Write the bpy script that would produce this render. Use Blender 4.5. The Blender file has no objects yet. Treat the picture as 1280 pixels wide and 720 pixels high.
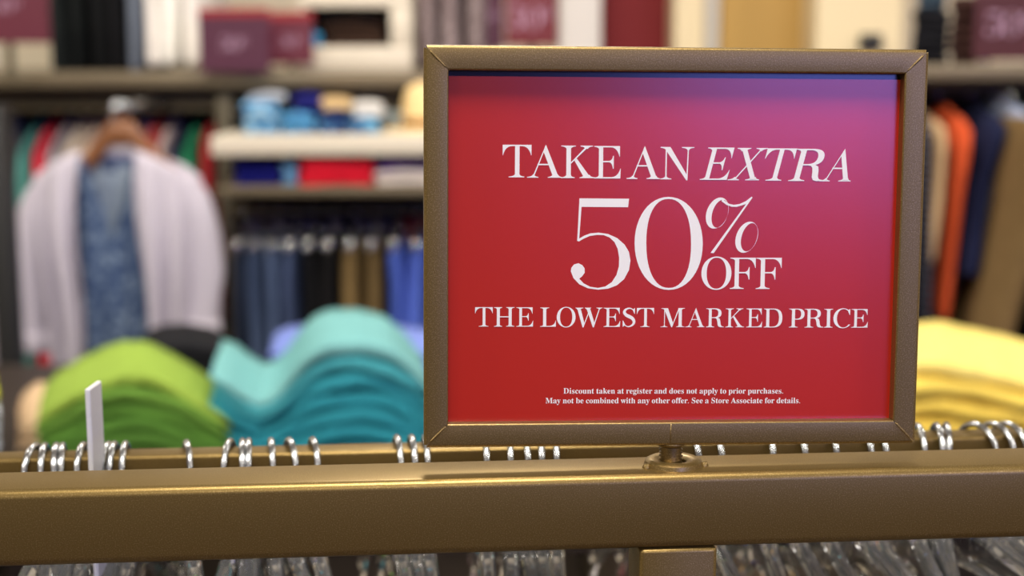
import bpy, bmesh, math, random
from mathutils import Vector, Matrix
from mathutils.geometry import tessellate_polygon
random.seed(7)
SC = bpy.context.scene
COL = SC.collection
PI = math.pi

# ------------------------------------------------------------------ camera
EYE = 1.467                       # camera height above the shop floor
F = 1850.0                        # focal length in pixels of a 1280 px wide frame
PITCH, ROLL = 0.1549, -0.0027
_r = Vector((1, 0, 0)); _f = Vector((0, math.cos(PITCH), -math.sin(PITCH))); _u = _r.cross(_f)
RIGHT = _r * math.cos(ROLL) + _u * math.sin(ROLL)
UP = -_r * math.sin(ROLL) + _u * math.cos(ROLL)
FWD = _f
cam_d = bpy.data.cameras.new('camera'); cam = bpy.data.objects.new('camera', cam_d); COL.objects.link(cam)
cam_d.sensor_width = 36.0; cam_d.lens = F / 1280 * 36
cam_d.clip_start = 0.02; cam_d.clip_end = 60
m = Matrix((RIGHT, UP, -FWD)).transposed().to_4x4(); m.translation = (0, 0, EYE)
cam.matrix_world = m
cam_d.dof.use_dof = True; cam_d.dof.focus_distance = 0.575; cam_d.dof.aperture_fstop = 6.6
SC.camera = cam

# ------------------------------------------------------------------ light and exposure
vs = SC.view_settings
vs.view_transform = 'Standard'; vs.look = 'None'; vs.exposure = 0.20; vs.gamma = 1.0; vs.use_curve_mapping = False
SC.cycles.max_bounces = 10; SC.cycles.transmission_bounces = 10; SC.cycles.transparent_max_bounces = 12
SC.cycles.caustics_reflective = False; SC.cycles.caustics_refractive = False
SC.cycles.use_denoising = True
CEIL = 3.1
LAMP_W = 32.0
WINDOW_W = 58.0
w = bpy.data.worlds.new('world'); SC.world = w; w.use_nodes = True
w.node_tree.nodes['Background'].inputs[0].default_value = (0.55, 0.68, 1.0, 1); w.node_tree.nodes['Background'].inputs[1].default_value = 0.6

def area(name, loc, sx, sy, watts, color, rot=(0, 0, 0)):
    l = bpy.data.lights.new(name, 'AREA'); l.shape = 'RECTANGLE'; l.size = sx; l.size_y = sy
    l.energy = watts; l.color = color
    o = bpy.data.objects.new(name, l); COL.objects.link(o); o.location = loc; o.rotation_euler = rot
    return o
# daylight through the shop window behind the camera
area('window_daylight', (2.75, -4.62, 2.22), 2.9, 1.36, WINDOW_W, (0.17, 0.20, 1.0), (PI / 2, 0, 0))

# ------------------------------------------------------------------ helpers
def at(px, py, Y):
    """point of the plane y = Y seen at a pixel of the 1280 x 720 photograph"""
    d = FWD + RIGHT * ((px - 640) / F) + UP * ((360 - py) / F)
    return Vector((0, 0, EYE)) + d * (Y / d.y)

def lin(c):
    c = c / 255
    return c / 12.92 if c <= 0.04045 else ((c + 0.055) / 1.055) ** 2.4
def rgb(r, g, b): return (lin(r), lin(g), lin(b), 1)

MATS = {}
def mat(name, color, rough=0.8, metal=0.0, spec=0.5, noise=0.0, nscale=60, bump=0.0, bscale=200, coat=0.0, trans=0.0, ior=1.45, sheen=0.0, bdist=0.0003):
    if name in MATS: return MATS[name]
    M = bpy.data.materials.new(name); M.use_nodes = True
    nt = M.node_tree; b = nt.nodes['Principled BSDF']
    b.inputs['Base Color'].default_value = color; b.inputs['Roughness'].default_value = rough
    b.inputs['Metallic'].default_value = metal; b.inputs['Specular IOR Level'].default_value = spec
    b.inputs['Coat Weight'].default_value = coat; b.inputs['Coat Roughness'].default_value = 0.22; b.inputs['Transmission Weight'].default_value = trans
    b.inputs['IOR'].default_value = ior; b.inputs['Sheen Weight'].default_value = sheen
    tc = nt.nodes.new('ShaderNodeTexCoord')
    if noise:
        n = nt.nodes.new('ShaderNodeTexNoise'); n.inputs['Scale'].default_value = nscale; n.inputs['Detail'].default_value = 3
        nt.links.new(tc.outputs['Object'], n.inputs['Vector'])
        mx = nt.nodes.new('ShaderNodeMix'); mx.data_type = 'RGBA'
        c1 = [max(0, c * (1 - noise)) for c in color[:3]] + [1]; c2 = [min(1, c * (1 + noise)) for c in color[:3]] + [1]
        mx.inputs[6].default_value = c1; mx.inputs[7].default_value = c2
        nt.links.new(n.outputs['Fac'], mx.inputs[0]); nt.links.new(mx.outputs[2], b.inputs['Base Color'])
    if bump:
        n = nt.nodes.new('ShaderNodeTexNoise'); n.inputs['Scale'].default_value = bscale; n.inputs['Detail'].default_value = 2
        nt.links.new(tc.outputs['Object'], n.inputs['Vector'])
        bp = nt.nodes.new('ShaderNodeBump'); bp.inputs['Strength'].default_value = bump; bp.inputs['Distance'].default_value = bdist
        nt.links.new(n.outputs['Fac'], bp.inputs['Height']); nt.links.new(bp.outputs['Normal'], b.inputs['Normal'])
    MATS[name] = M
    return M
def fabric(r, g, b, noise=0.18, nscale=35):
    return mat('fabric_%d_%d_%d' % (r, g, b), rgb(r, g, b), 0.9, 0, 0.15, noise, nscale, 0.3, 400, bdist=0.001)

def obj(name, bm, material, parent=None, smooth=False, loc=None):
    me = bpy.data.meshes.new(name)
    bmesh.ops.recalc_face_normals(bm, faces=bm.faces[:])
    bm.to_mesh(me); bm.free()
    me.materials.append(material)
    if smooth:
        for p in me.polygons: p.use_smooth = True
        if smooth != 'all':
            me.set_sharp_from_angle(angle=math.radians(38))
    o = bpy.data.objects.new(name, me); COL.objects.link(o)
    if parent: o.parent = parent
    if loc is not None: o.location = loc
    return o
def tag(o, label, cat, group=None):
    o['label'] = label; o['category'] = cat
    if group: o['group'] = group
    return o
def thing(name, label, cat, loc=(0, 0, 0), rotz=0, group=None):
    o = bpy.data.objects.new(name, None); COL.objects.link(o)
    o.empty_display_size = 0.05
    o.location = loc; o.rotation_euler = (0, 0, rotz)
    return tag(o, label, cat, group)
def struct(name, bm, m, smooth=False):
    o = obj(name, bm, m, None, smooth); o['kind'] = 'structure'; return o
def dup(root, label=None, group=None):
    r = root.copy(); COL.objects.link(r)
    if label: r['label'] = label
    if group: r['group'] = group
    for ch in list(root.children):
        c = ch.copy(); COL.objects.link(c); c.parent = r
        for g in ch.children:
            d = g.copy(); COL.objects.link(d); d.parent = c
    return r

def add_box(bm, x0, x1, y0, y1, z0, z1, bev=0.0, seg=2):
    r = bmesh.ops.create_cube(bm, size=1)
    vsx = r['verts']
    for v in vsx:
        v.co = Vector(((x0 + x1) / 2 + v.co.x * (x1 - x0), (y0 + y1) / 2 + v.co.y * (y1 - y0), (z0 + z1) / 2 + v.co.z * (z1 - z0)))
    if bev:
        es = list({e for v in vsx for e in v.link_edges})
        bmesh.ops.bevel(bm, geom=es, offset=bev, segments=seg, affect='EDGES', profile=0.5)
def box(x0, x1, y0, y1, z0, z1, bev=0.0, seg=2):
    bm = bmesh.new(); add_box(bm, x0, x1, y0, y1, z0, z1, bev, seg); return bm
def px_box(px0, py0, px1, py1, Y, depth, bev=0.003):
    """box whose front face, at distance Y, spans a pixel rectangle"""
    a = at(px0, py1, Y); b = at(px1, py0, Y)
    return box(a.x, b.x, Y, Y + depth, a.z, b.z, bev)

def add_tube(bm, pts, r, n=8, closed=False):
    pts = [Vector(p) for p in pts]; rings = []
    N = len(pts)
    up = None
    for i, p in enumerate(pts):
        a = pts[max(i - 1, 0)]; b = pts[min(i + 1, N - 1)]
        t = (b - a).normalized()
        if up is None:
            up = Vector((1, 0, 0)) if abs(t.x) < 0.8 else Vector((0, 0, 1))
        s = t.cross(up).normalized(); up = s.cross(t).normalized()
        rr = r[i] if isinstance(r, (list, tuple)) else r
        rings.append([bm.verts.new(p + (s * math.cos(2 * PI * k / n) + up * math.sin(2 * PI * k / n)) * rr) for k in range(n)])
    for i in range(N - 1):
        for k in range(n):
            bm.faces.new((rings[i][k], rings[i][(k + 1) % n], rings[i + 1][(k + 1) % n], rings[i + 1][k]))
    bm.faces.new(rings[0]); bm.faces.new(rings[-1])
def add_lathe(bm, prof, n=32, c=(0, 0, 0)):
    c = Vector(c); rings = []
    for r, z in prof:
        rings.append([bm.verts.new(c + Vector((r * math.cos(2 * PI * k / n), r * math.sin(2 * PI * k / n), z))) for k in range(n)])
    for i in range(len(prof) - 1):
        for k in range(n):
            bm.faces.new((rings[i][k], rings[i][(k + 1) % n], rings[i + 1][(k + 1) % n], rings[i + 1][k]))
    return rings
def add_loft(bm, rings, cap=True):
    R = [[bm.verts.new(p) for p in ring] for ring in rings]; n = len(R[0])
    for i in range(len(R) - 1):
        for k in range(n):
            bm.faces.new((R[i][k], R[i][(k + 1) % n], R[i + 1][(k + 1) % n], R[i + 1][k]))
    if cap: bm.faces.new(R[0]); bm.faces.new(R[-1])
def interp(pts, x):
    if x <= pts[0][0]: return pts[0][1]
    for (a, b), (c, d) in zip(pts, pts[1:]):
        if x <= c:
            t = (x - a) / (c - a); t = t * t * (3 - 2 * t) * 0.5 + t * 0.5
            return b + (d - b) * t
    return pts[-1][1]
def smoothpoly(pts, n=6):
    out = []
    for i in range(len(pts) - 1):
        p0 = Vector(pts[max(i - 1, 0)]); p1 = Vector(pts[i]); p2 = Vector(pts[i + 1]); p3 = Vector(pts[min(i + 2, len(pts) - 1)])
        for k in range(n):
            t = k / n
            out.append(0.5 * ((2 * p1) + (p2 - p0) * t + (2 * p0 - 5 * p1 + 4 * p2 - p3) * t * t + (3 * p1 - p0 - 3 * p2 + p3) * t ** 3))
    out.append(Vector(pts[-1]))
    return out

# ------------------------------------------------------------------ materials
def metal_paint(name, c, fleck, rough, metal, bump=0.25):
    M = mat(name, c, rough, metal, 0.5, 0, 0, bump, 900, bdist=0.0002)
    nt = M.node_tree; b = nt.nodes['Principled BSDF']; tc = nt.nodes['Texture Coordinate']
    n = nt.nodes.new('ShaderNodeTexNoise'); n.inputs['Scale'].default_value = 2200; n.inputs['Detail'].default_value = 1
    nt.links.new(tc.outputs['Object'], n.inputs['Vector'])
    cr = nt.nodes.new('ShaderNodeValToRGB'); cr.color_ramp.elements[0].position = 0.5; cr.color_ramp.elements[1].position = 0.78
    cr.color_ramp.elements[0].color = c; cr.color_ramp.elements[1].color = fleck
    nt.links.new(n.outputs['Fac'], cr.inputs['Fac']); nt.links.new(cr.outputs['Color'], b.inputs['Base Color'])
    return M
BRONZE = metal_paint('bronze_paint', rgb(138, 115, 66), rgb(180, 154, 104), 0.40, 0.78, 0.22)
RAILPAINT = metal_paint('bronze_rail_paint', rgb(138, 115, 66), rgb(172, 148, 98), 0.37, 0.76, 0.06)
BRONZE.node_tree.nodes['Principled BSDF'].inputs['Coat Weight'].default_value = 0.3
BRONZE.node_tree.nodes['Principled BSDF'].inputs['Coat Roughness'].default_value = 0.3
CHROME = mat('chrome', rgb(200, 204, 208), 0.24, 1.0)
CHROME2 = mat('polished_chrome', rgb(225, 225, 222), 0.2, 1.0)
CLEAR = mat('clear_plastic', (0.93, 0.95, 0.97, 1), 0.05, 0, 0.5, trans=0.91, ior=1.47)
WHITE_PL = mat('white_plastic', rgb(235, 236, 240), 0.35)
DARKBLUE = mat('dark_blue_gloss', rgb(24, 20, 52), 0.22, 0, 0.5, coat=1.0)
RED = mat('red_print', rgb(192, 40, 24), 0.25, 0, 0.75, coat=1.0, bump=0.10, bscale=700, bdist=0.0002)
INK = mat('white_ink', rgb(255, 254, 252), 0.4)
GREIGE = mat('greige_metal', rgb(110, 98, 78), 0.45, 0.3)
DKMETAL = mat('dark_metal', rgb(84, 76, 58), 0.5, 0.3)
WHITE_LAM = mat('white_laminate', rgb(206, 196, 178), 0.45, noise=0.04, nscale=3)
CREAM = mat('cream_paint', rgb(232, 214, 175), 0.8, noise=0.04, nscale=2)
TAN = mat('tan_paint', rgb(186, 150, 84), 0.8, noise=0.06, nscale=2)
WALLM = mat('wall_paint', rgb(214, 202, 178), 0.85, noise=0.04, nscale=2)
FRONTWALL = mat('shop_front_panel', rgb(74, 62, 52), 0.7, noise=0.1, nscale=2)
DARKPANEL = mat('dark_panel', rgb(66, 57, 52), 0.7, noise=0.1, nscale=3)
FLOORM = mat('carpet', rgb(78, 66, 56), 0.95, noise=0.25, nscale=300)
CEILM = mat('ceiling_paint', rgb(225, 222, 215), 0.9, noise=0.02, nscale=2)
WOOD = mat('hanger_wood', rgb(128, 82, 50), 0.4, noise=0.2, nscale=40)
TABLEW = mat('table_wood', rgb(44, 35, 30), 0.5, noise=0.2, nscale=12)
BLACKM = mat('black_metal', rgb(22, 22, 22), 0.5)

# ------------------------------------------------------------------ room
RX0, RX1, RY0, RY1 = -5.0, 5.0, -4.5, 4.6
struct('floor', box(RX0, RX1, RY0, RY1, -0.1, 0), FLOORM)
struct('ceiling', box(RX0, RX1, RY0, RY1, CEIL, CEIL + 0.1), CEILM)
struct('wall_back', box(RX0, RX1, RY1, RY1 + 0.1, 0, CEIL), WALLM)
struct('wall_left', box(RX0 - 0.1, RX0, RY0, RY1, 0, CEIL), WALLM)
struct('wall_right', box(RX1, RX1 + 0.1, RY0, RY1, 0, CEIL), WALLM)
bm = bmesh.new()                                   # front wall with the shop window opening
add_box(bm, RX0, 1.3, RY0 - 0.1, RY0, 0, CEIL); add_box(bm, 1.3, 4.2, RY0 - 0.1, RY0, 0, 1.54); add_box(bm, 1.3, 4.2, RY0 - 0.1, RY0, 2.9, CEIL); add_box(bm, 4.2, RX1, RY0 - 0.1, RY0, 0, CEIL)
struct('wall_front', bm, FRONTWALL)
bm = bmesh.new()
for x in (1.33, 2.75, 4.17): add_box(bm, x - 0.03, x + 0.03, RY0 - 0.08, RY0 - 0.02, 1.54, 2.9)
add_box(bm, 1.33, 4.17, RY0 - 0.08, RY0 - 0.02, 1.54, 1.60); add_box(bm, 1.33, 4.17, RY0 - 0.08, RY0 - 0.02, 2.84, 2.9)
struct('window_1', bm, BLACKM)
# recessed ceiling lamps
LAMPM = mat('lamp_diffuser', rgb(250, 246, 236), 0.5)
bm = bmesh.new(); add_box(bm, -0.32, 0.32, -0.32, 0.32, -0.02, 0.0, 0.004); lamp_me = None
k = 0
for gy in (-2.6, 0.0, 2.7):
    for gx in (-2.4, 0.0, 2.4):
        k += 1
        rot = 0
        if lamp_me is None:
            t = thing('ceiling_lamp', 'square recessed ceiling lamp', 'lamp', (gx, gy, CEIL), 0, 'square lamps in the shop ceiling')
            lm = obj('lamp_frame', bm, WHITE_PL, t); lamp_me = t
        else:
            t = dup(lamp_me); t.location = (gx, gy, CEIL)
        area('lamp_light', (gx, gy, CEIL - 0.025), 0.5, 0.5, LAMP_W, (1.0, 0.92, 0.81))

# spot lamps added out of view to brighten the wall displays
track = None
SPOT_W = 4.0
for gx in (-2.2, -1.5, -0.8, -0.1, 0.6, 1.3, 2.0):
    loc = Vector((gx, 0.3, CEIL - 0.22))
    if track is None:
        track = thing('added_spotlight', 'white spotlight added out of view to brighten the wall displays', 'lamp', loc, 0, 'spotlights added along the ceiling')
        bm = bmesh.new(); add_lathe(bm, [(0.0, 0.09), (0.05, 0.085), (0.06, 0.06), (0.062, -0.05), (0.056, -0.05), (0.052, 0.02), (0, 0.03)], 24)
        h = obj('lamp_head', bm, WHITE_PL, track, 'all'); h.rotation_euler = (math.radians(64), 0, 0)
        bm = bmesh.new(); add_tube(bm, [(0, 0, 0.05), (0, 0, 0.219)], 0.012, 10); obj('stem', bm, WHITE_PL, track, 'all')
    else:
        t = dup(track); t.location = loc
    l = area('added_spot_light', loc + Vector((0, 0.065, -0.035)), 0.12, 0.12, SPOT_W, (1.0, 0.92, 0.81), (math.radians(64), 0, 0)); l.data.spread = math.radians(90)

# ------------------------------------------------------------------ the rack in front
CY, CZ, YAW = -0.5461, 0.1593, -0.0795
A = -YAW
rack_loc = Matrix.Rotation(A, 3, 'Z') @ Vector((0, -CY, 0)); rack_loc.z = EYE - CZ
RACK_M = Matrix.Translation(rack_loc) @ Matrix.Rotation(A, 4, 'Z')
RT = rack_loc.z
rack = thing('clothing_rack', 'bronze metal clothing rack whose wide front rail carries the framed sale sign', 'clothing rack')
rack.matrix_world = RACK_M
RH, RD = 0.0299, 0.0289
def rounded_bar_x(x0, x1, y0, y1, z0, z1, r): return box(x0, x1, y0, y1, z0, z1, r, 4)
obj('front_rail', rounded_bar_x(-0.62, 0.80, 0, RD, -RH, 0, 0.0034), RAILPAINT, rack, True)
HRY, HRD, HRZ, HRH = 0.12, 0.015, -0.0200, 0.030
obj('hang_rail', box(-0.60, 0.78, HRY, HRY + HRD, HRZ - HRH, HRZ, 0.0018, 3), RAILPAINT, rack, True)
obj('post', box(0.0931, 0.1237, 0.0004, RD, -RT + 0.012, -RH, 0.0018, 3), RAILPAINT, rack, True)
for x in (-0.61, 0.79):
    obj('end_post', box(x - 0.0153, x + 0.0153, HRY - 0.0078, HRY + 0.0228, -RT + 0.012, HRZ, 0.0018, 3), RAILPAINT, rack, True)
    obj('end_arm', box(x - 0.0127, x + 0.0127, RD, HRY - 0.0078, -RH + 0.001, -0.001, 0.0018, 3), RAILPAINT, rack, True)
obj('foot_bar', box(0.0931, 0.1237, -0.25, 0.30, -RT, -RT + 0.030, 0.0018, 3), RAILPAINT, rack, True)
for x in (-0.61, 0.79): obj('foot_bar', box(x - 0.0153, x + 0.0153, -0.25, 0.30, -RT, -RT + 0.030, 0.0018, 3), RAILPAINT, rack, True)
obj('floor_bar', box(-0.595, 0.0929, 0.10, 0.13, -RT + 0.002, -RT + 0.028, 0.0018, 3), RAILPAINT, rack, True)
obj('floor_bar', box(0.1239, 0.775, 0.10, 0.13, -RT + 0.002, -RT + 0.028, 0.0018, 3), RAILPAINT, rack, True)
# welded ring the sign screws into
SX = 0.1085
bm = bmesh.new()
rings = add_lathe(bm, [(0.0049, 0.0), (0.0052, 0.0012), (0.0066, 0.0022), (0.0098, 0.0024), (0.0112, 0.0016), (0.0116, 0.0)], 48, (SX, 0.0148, 0))
for a in (200, 345):
    q = Vector((SX + 0.0122 * math.cos(math.radians(a)), 0.0148 + 0.0122 * math.sin(math.radians(a)), 0.0006))
    add_lathe(bm, [(0.0, 0.0012), (0.0010, 0.0009), (0.0016, 0.0), (0.0017, -0.0006)], 12, q)
obj('threaded_ring', bm, BRONZE, rack, True)

# ------------------------------------------------------------------ the sign
SIGN_M = RACK_M @ Matrix.Translation((0.1070, 0.0089, 0.0090)) @ Matrix.Rotation(-0.0079, 4, 'Z') @ Matrix.Rotation(-0.0456, 4, 'X') @ Matrix.Rotation(0.0119, 4, 'Y')
SW_, SH_ = 0.194, 0.154
sign = thing('sign_holder', 'bronze framed red sale sign standing on the front rail of the rack', 'sign')
sign.matrix_world = SIGN_M
FW, FD = 0.0093, 0.0115
def frame_profile():
    """(inward, back) section of a frame bar, rounded on the front edges"""
    pts = []
    R1, R2 = 0.0014, 0.0007
    pts.append((0.0, FD - 0.0006)); pts.append((0.0, R1))
    for k in range(1, 5):
        a = PI + k / 5 * PI / 2; pts.append((R1 + R1 * math.cos(a), R1 + R1 * math.sin(a)))
    pts.append((R1, 0)); pts.append((FW - R2, 0))
    for k in range(1, 4):
        a = 1.5 * PI + k / 4 * PI / 2; pts.append((FW - R2 + R2 * math.cos(a), R2 + R2 * math.sin(a)))
    pts.append((FW, R2)); pts.append((FW, 0.0070)); pts.append((FW - 0.003, 0.0070)); pts.append((FW - 0.003, FD)); pts.append((0.0006, FD))
    return pts
def frame_bar(side):
    prof = frame_profile(); g = 0.00012
    L = SW_ if side in 'tb' else SH_
    ends = []
    for e in (0, 1):
        ring = []
        for a, y in prof:
            c_ = a + g + max(0, 0.0014 - a) * 0.6; s = c_ if e == 0 else L - c_
            soft = 0.0004 if a > FW - 0.0002 else 0
            if side == 't': p = Vector((-SW_ / 2 + s, y, SH_ - a))
            elif side == 'b': p = Vector((-SW_ / 2 + s, y, a))
            elif side == 'l': p = Vector((-SW_ / 2 + a, y, s))
            else: p = Vector((SW_ / 2 - a, y, s))
            ring.append(p)
        ends.append(ring)
    # a ring just before each mitre end, so that the joint reads as a soft groove
    bm = bmesh.new()
    def mixr(t): return [p.lerp(q, t) for p, q in zip(ends[0], ends[1])]
    add_loft(bm, [ends[0]] + [mixr(t) for t in (0.02, 0.25, 0.5, 0.75, 0.98)] + [ends[1]])
    return bm
for s in 'tblr': obj('frame_bar', frame_bar(s), BRONZE, sign, True)
# weld seam bead on the corners and the bottom bar
for sx, sz, ax, az in ((-SW_ / 2, 0, 1, 1), (SW_ / 2, 0, -1, 1), (-SW_ / 2, SH_, 1, -1), (SW_ / 2, SH_, -1, -1)):
    pts = [(sx + ax * t, 0.00022 + 0.00005 * math.sin(t * 9000), sz + az * t) for t in [0.0022 + 0.0062 * i / 10 for i in range(11)]]
    bm = bmesh.new(); add_tube(bm, pts, [0.0003] + [0.00042 + 0.00012 * random.random() for _ in range(9)] + [0.0003], 6); obj('weld_seam', bm, BRONZE, sign, 'all')
bm = bmesh.new(); add_tube(bm, [(-0.0008, 0.00018, 0.0012), (-0.0009, 0.0001, 0.005), (-0.0007, 0.00018, 0.0086)], 0.00028, 6)
obj('weld_seam', bm, BRONZE, sign, 'all')
bm = bmesh.new(); prof = []
z = 0.0012; k = 0
while z > -0.0106:
    prof.append((0.0048 if k % 2 == 0 else 0.0039, z)); z -= 0.00065; k += 1
add_lathe(bm, [(0.0, 0.0012)] + prof + [(0.0, z)], 28, (0.0006, 0.0068, 0))
stem = obj('threaded_stem', bm, BRONZE, sign, 'all')
bm = bmesh.new(); add_lathe(bm, [(0.0046, 0.0006), (0.0064, 0.0001), (0.0058, -0.0009), (0.0047, -0.0016)], 28, (0.0006, 0.0068, 0))
obj('stem_collar', bm, BRONZE, sign, 'all')
poster = obj('poster', box(-SW_ / 2 + 0.0064, SW_ / 2 - 0.0064, 0.0052, 0.0058, 0.0064, SH_ - FW - 0.0021), RED, sign)
poster['label'] = 'red printed sale card in the frame'
obj('back_panel', box(-SW_ / 2 + 0.0066, SW_ / 2 - 0.0066, 0.0060, 0.0068, 0.0066, SH_ - 0.0066), DARKBLUE, sign)  # dark blue gloss, shows as a strip above the card

# ------------------------------------------------------------------ lettering (modern serif, drawn as outlines; cap height 1)
def qb(p0, p1, p2, n=6):
    return [((1 - t) ** 2 * p0[0] + 2 * t * (1 - t) * p1[0] + t * t * p2[0], (1 - t) ** 2 * p0[1] + 2 * t * (1 - t) * p1[1] + t * t * p2[1]) for t in [i / n for i in range(n + 1)]]
def foot(x0, x1, s0, s1, top=False, h=0.1):
    th = 0.024
    p = [(x0, 0), (x1, 0), (x1, th)] + qb((x1, th), (s1 + (x1 - s1) * 0.12, th + 0.012), (s1, h)) + qb((s0, h), (s0 + (x0 - s0) * 0.12, th + 0.012), (x0, th))
    return [(x, 1 - y) for x, y in p] if top else p
def rect(x0, x1, y0, y1): return [(x0, y0), (x1, y0), (x1, y1), (x0, y1)]
def ell(cx, cy, rx, ry, n=2.0, N=40, a0=0, a1=2 * PI, full=True):
    out = []
    for i in range(N if full else N + 1):
        t = a0 + (a1 - a0) * i / N; c, s = math.cos(t), math.sin(t)
        out.append((cx + math.copysign(abs(c) ** (2 / n), c) * rx, cy + math.copysign(abs(s) ** (2 / n), s) * ry))
    return out
HB = 0.042   # hairline
def wedge_tr(xr, drop, reach): # serif hanging from the right end of a top bar
    return [(xr - reach, 1), (xr, 1), (xr, 1 - drop)] + qb((xr - 0.012, 1 - drop), (xr - 0.08, 1 - HB - 0.01), (xr - reach, 1 - HB))
def flipx(p, w): return [(w - x, y) for x, y in p]
def flipy(p): return [(x, 1 - y) for x, y in p]
def stroke(pts, n=8):
    P = smoothpoly([(a, b, c) for a, b, c in pts], n); L, R = [], []
    for i, p in enumerate(P):
        a, b = P[max(i - 1, 0)], P[min(i + 1, len(P) - 1)]; d = Vector((b.x - a.x, b.y - a.y)).normalized()
        L.append((p.x - d.y * p.z / 2, p.y + d.x * p.z / 2)); R.append((p.x + d.y * p.z / 2, p.y - d.x * p.z / 2))
    return L + R[::-1]
def bowl(x0, x1, y0, y1, t, h=HB):
    """closed D shaped ring polygon pair drawn as one outline without a hole"""
    cy = (y0 + y1) / 2; xm = x0 + (x1 - x0) * 0.42
    o = [(x0, y1)] + qb((xm, y1), (x1, y1), (x1, cy), 10) + qb((x1, cy), (x1, y0), (xm, y0), 10)[1:] + [(x0, y0)]
    xi = x1 - t
    xj = x0 + (xi - x0) * 0.42
    i = [(x0, y0 + h)] + qb((xj, y0 + h), (xi, y0 + h), (xi, cy), 10) + qb((xi, cy), (xi, y1 - h), (xj, y1 - h), 10)[1:] + [(x0, y1 - h)]
    return o + i
def eglyph(bottom=True):
    g = [rect(.145, .275, 0.0, 1.0), rect(.10, .70, 1 - HB, 1), wedge_tr(.785, .33, .26), foot(0, .25, .145, .275, True),
         rect(.2, .56, .5, .5 + HB), [(.60, .70), (.575, .70)] + qb((.575, .70), (.555, .55), (.44, .54)) + qb((.44, .505), (.55, .5), (.575, .30)) + [(.60, .30)]]
    if bottom: g += [rect(.10, .72, 0, HB), flipy([(x + (.03 if y < .99 else .02), y) for x, y in wedge_tr(.785, .31, .28)]), foot(0, .25, .145, .275)]
    else: g += [foot(0, .43, .145, .275)]
    return g
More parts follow.
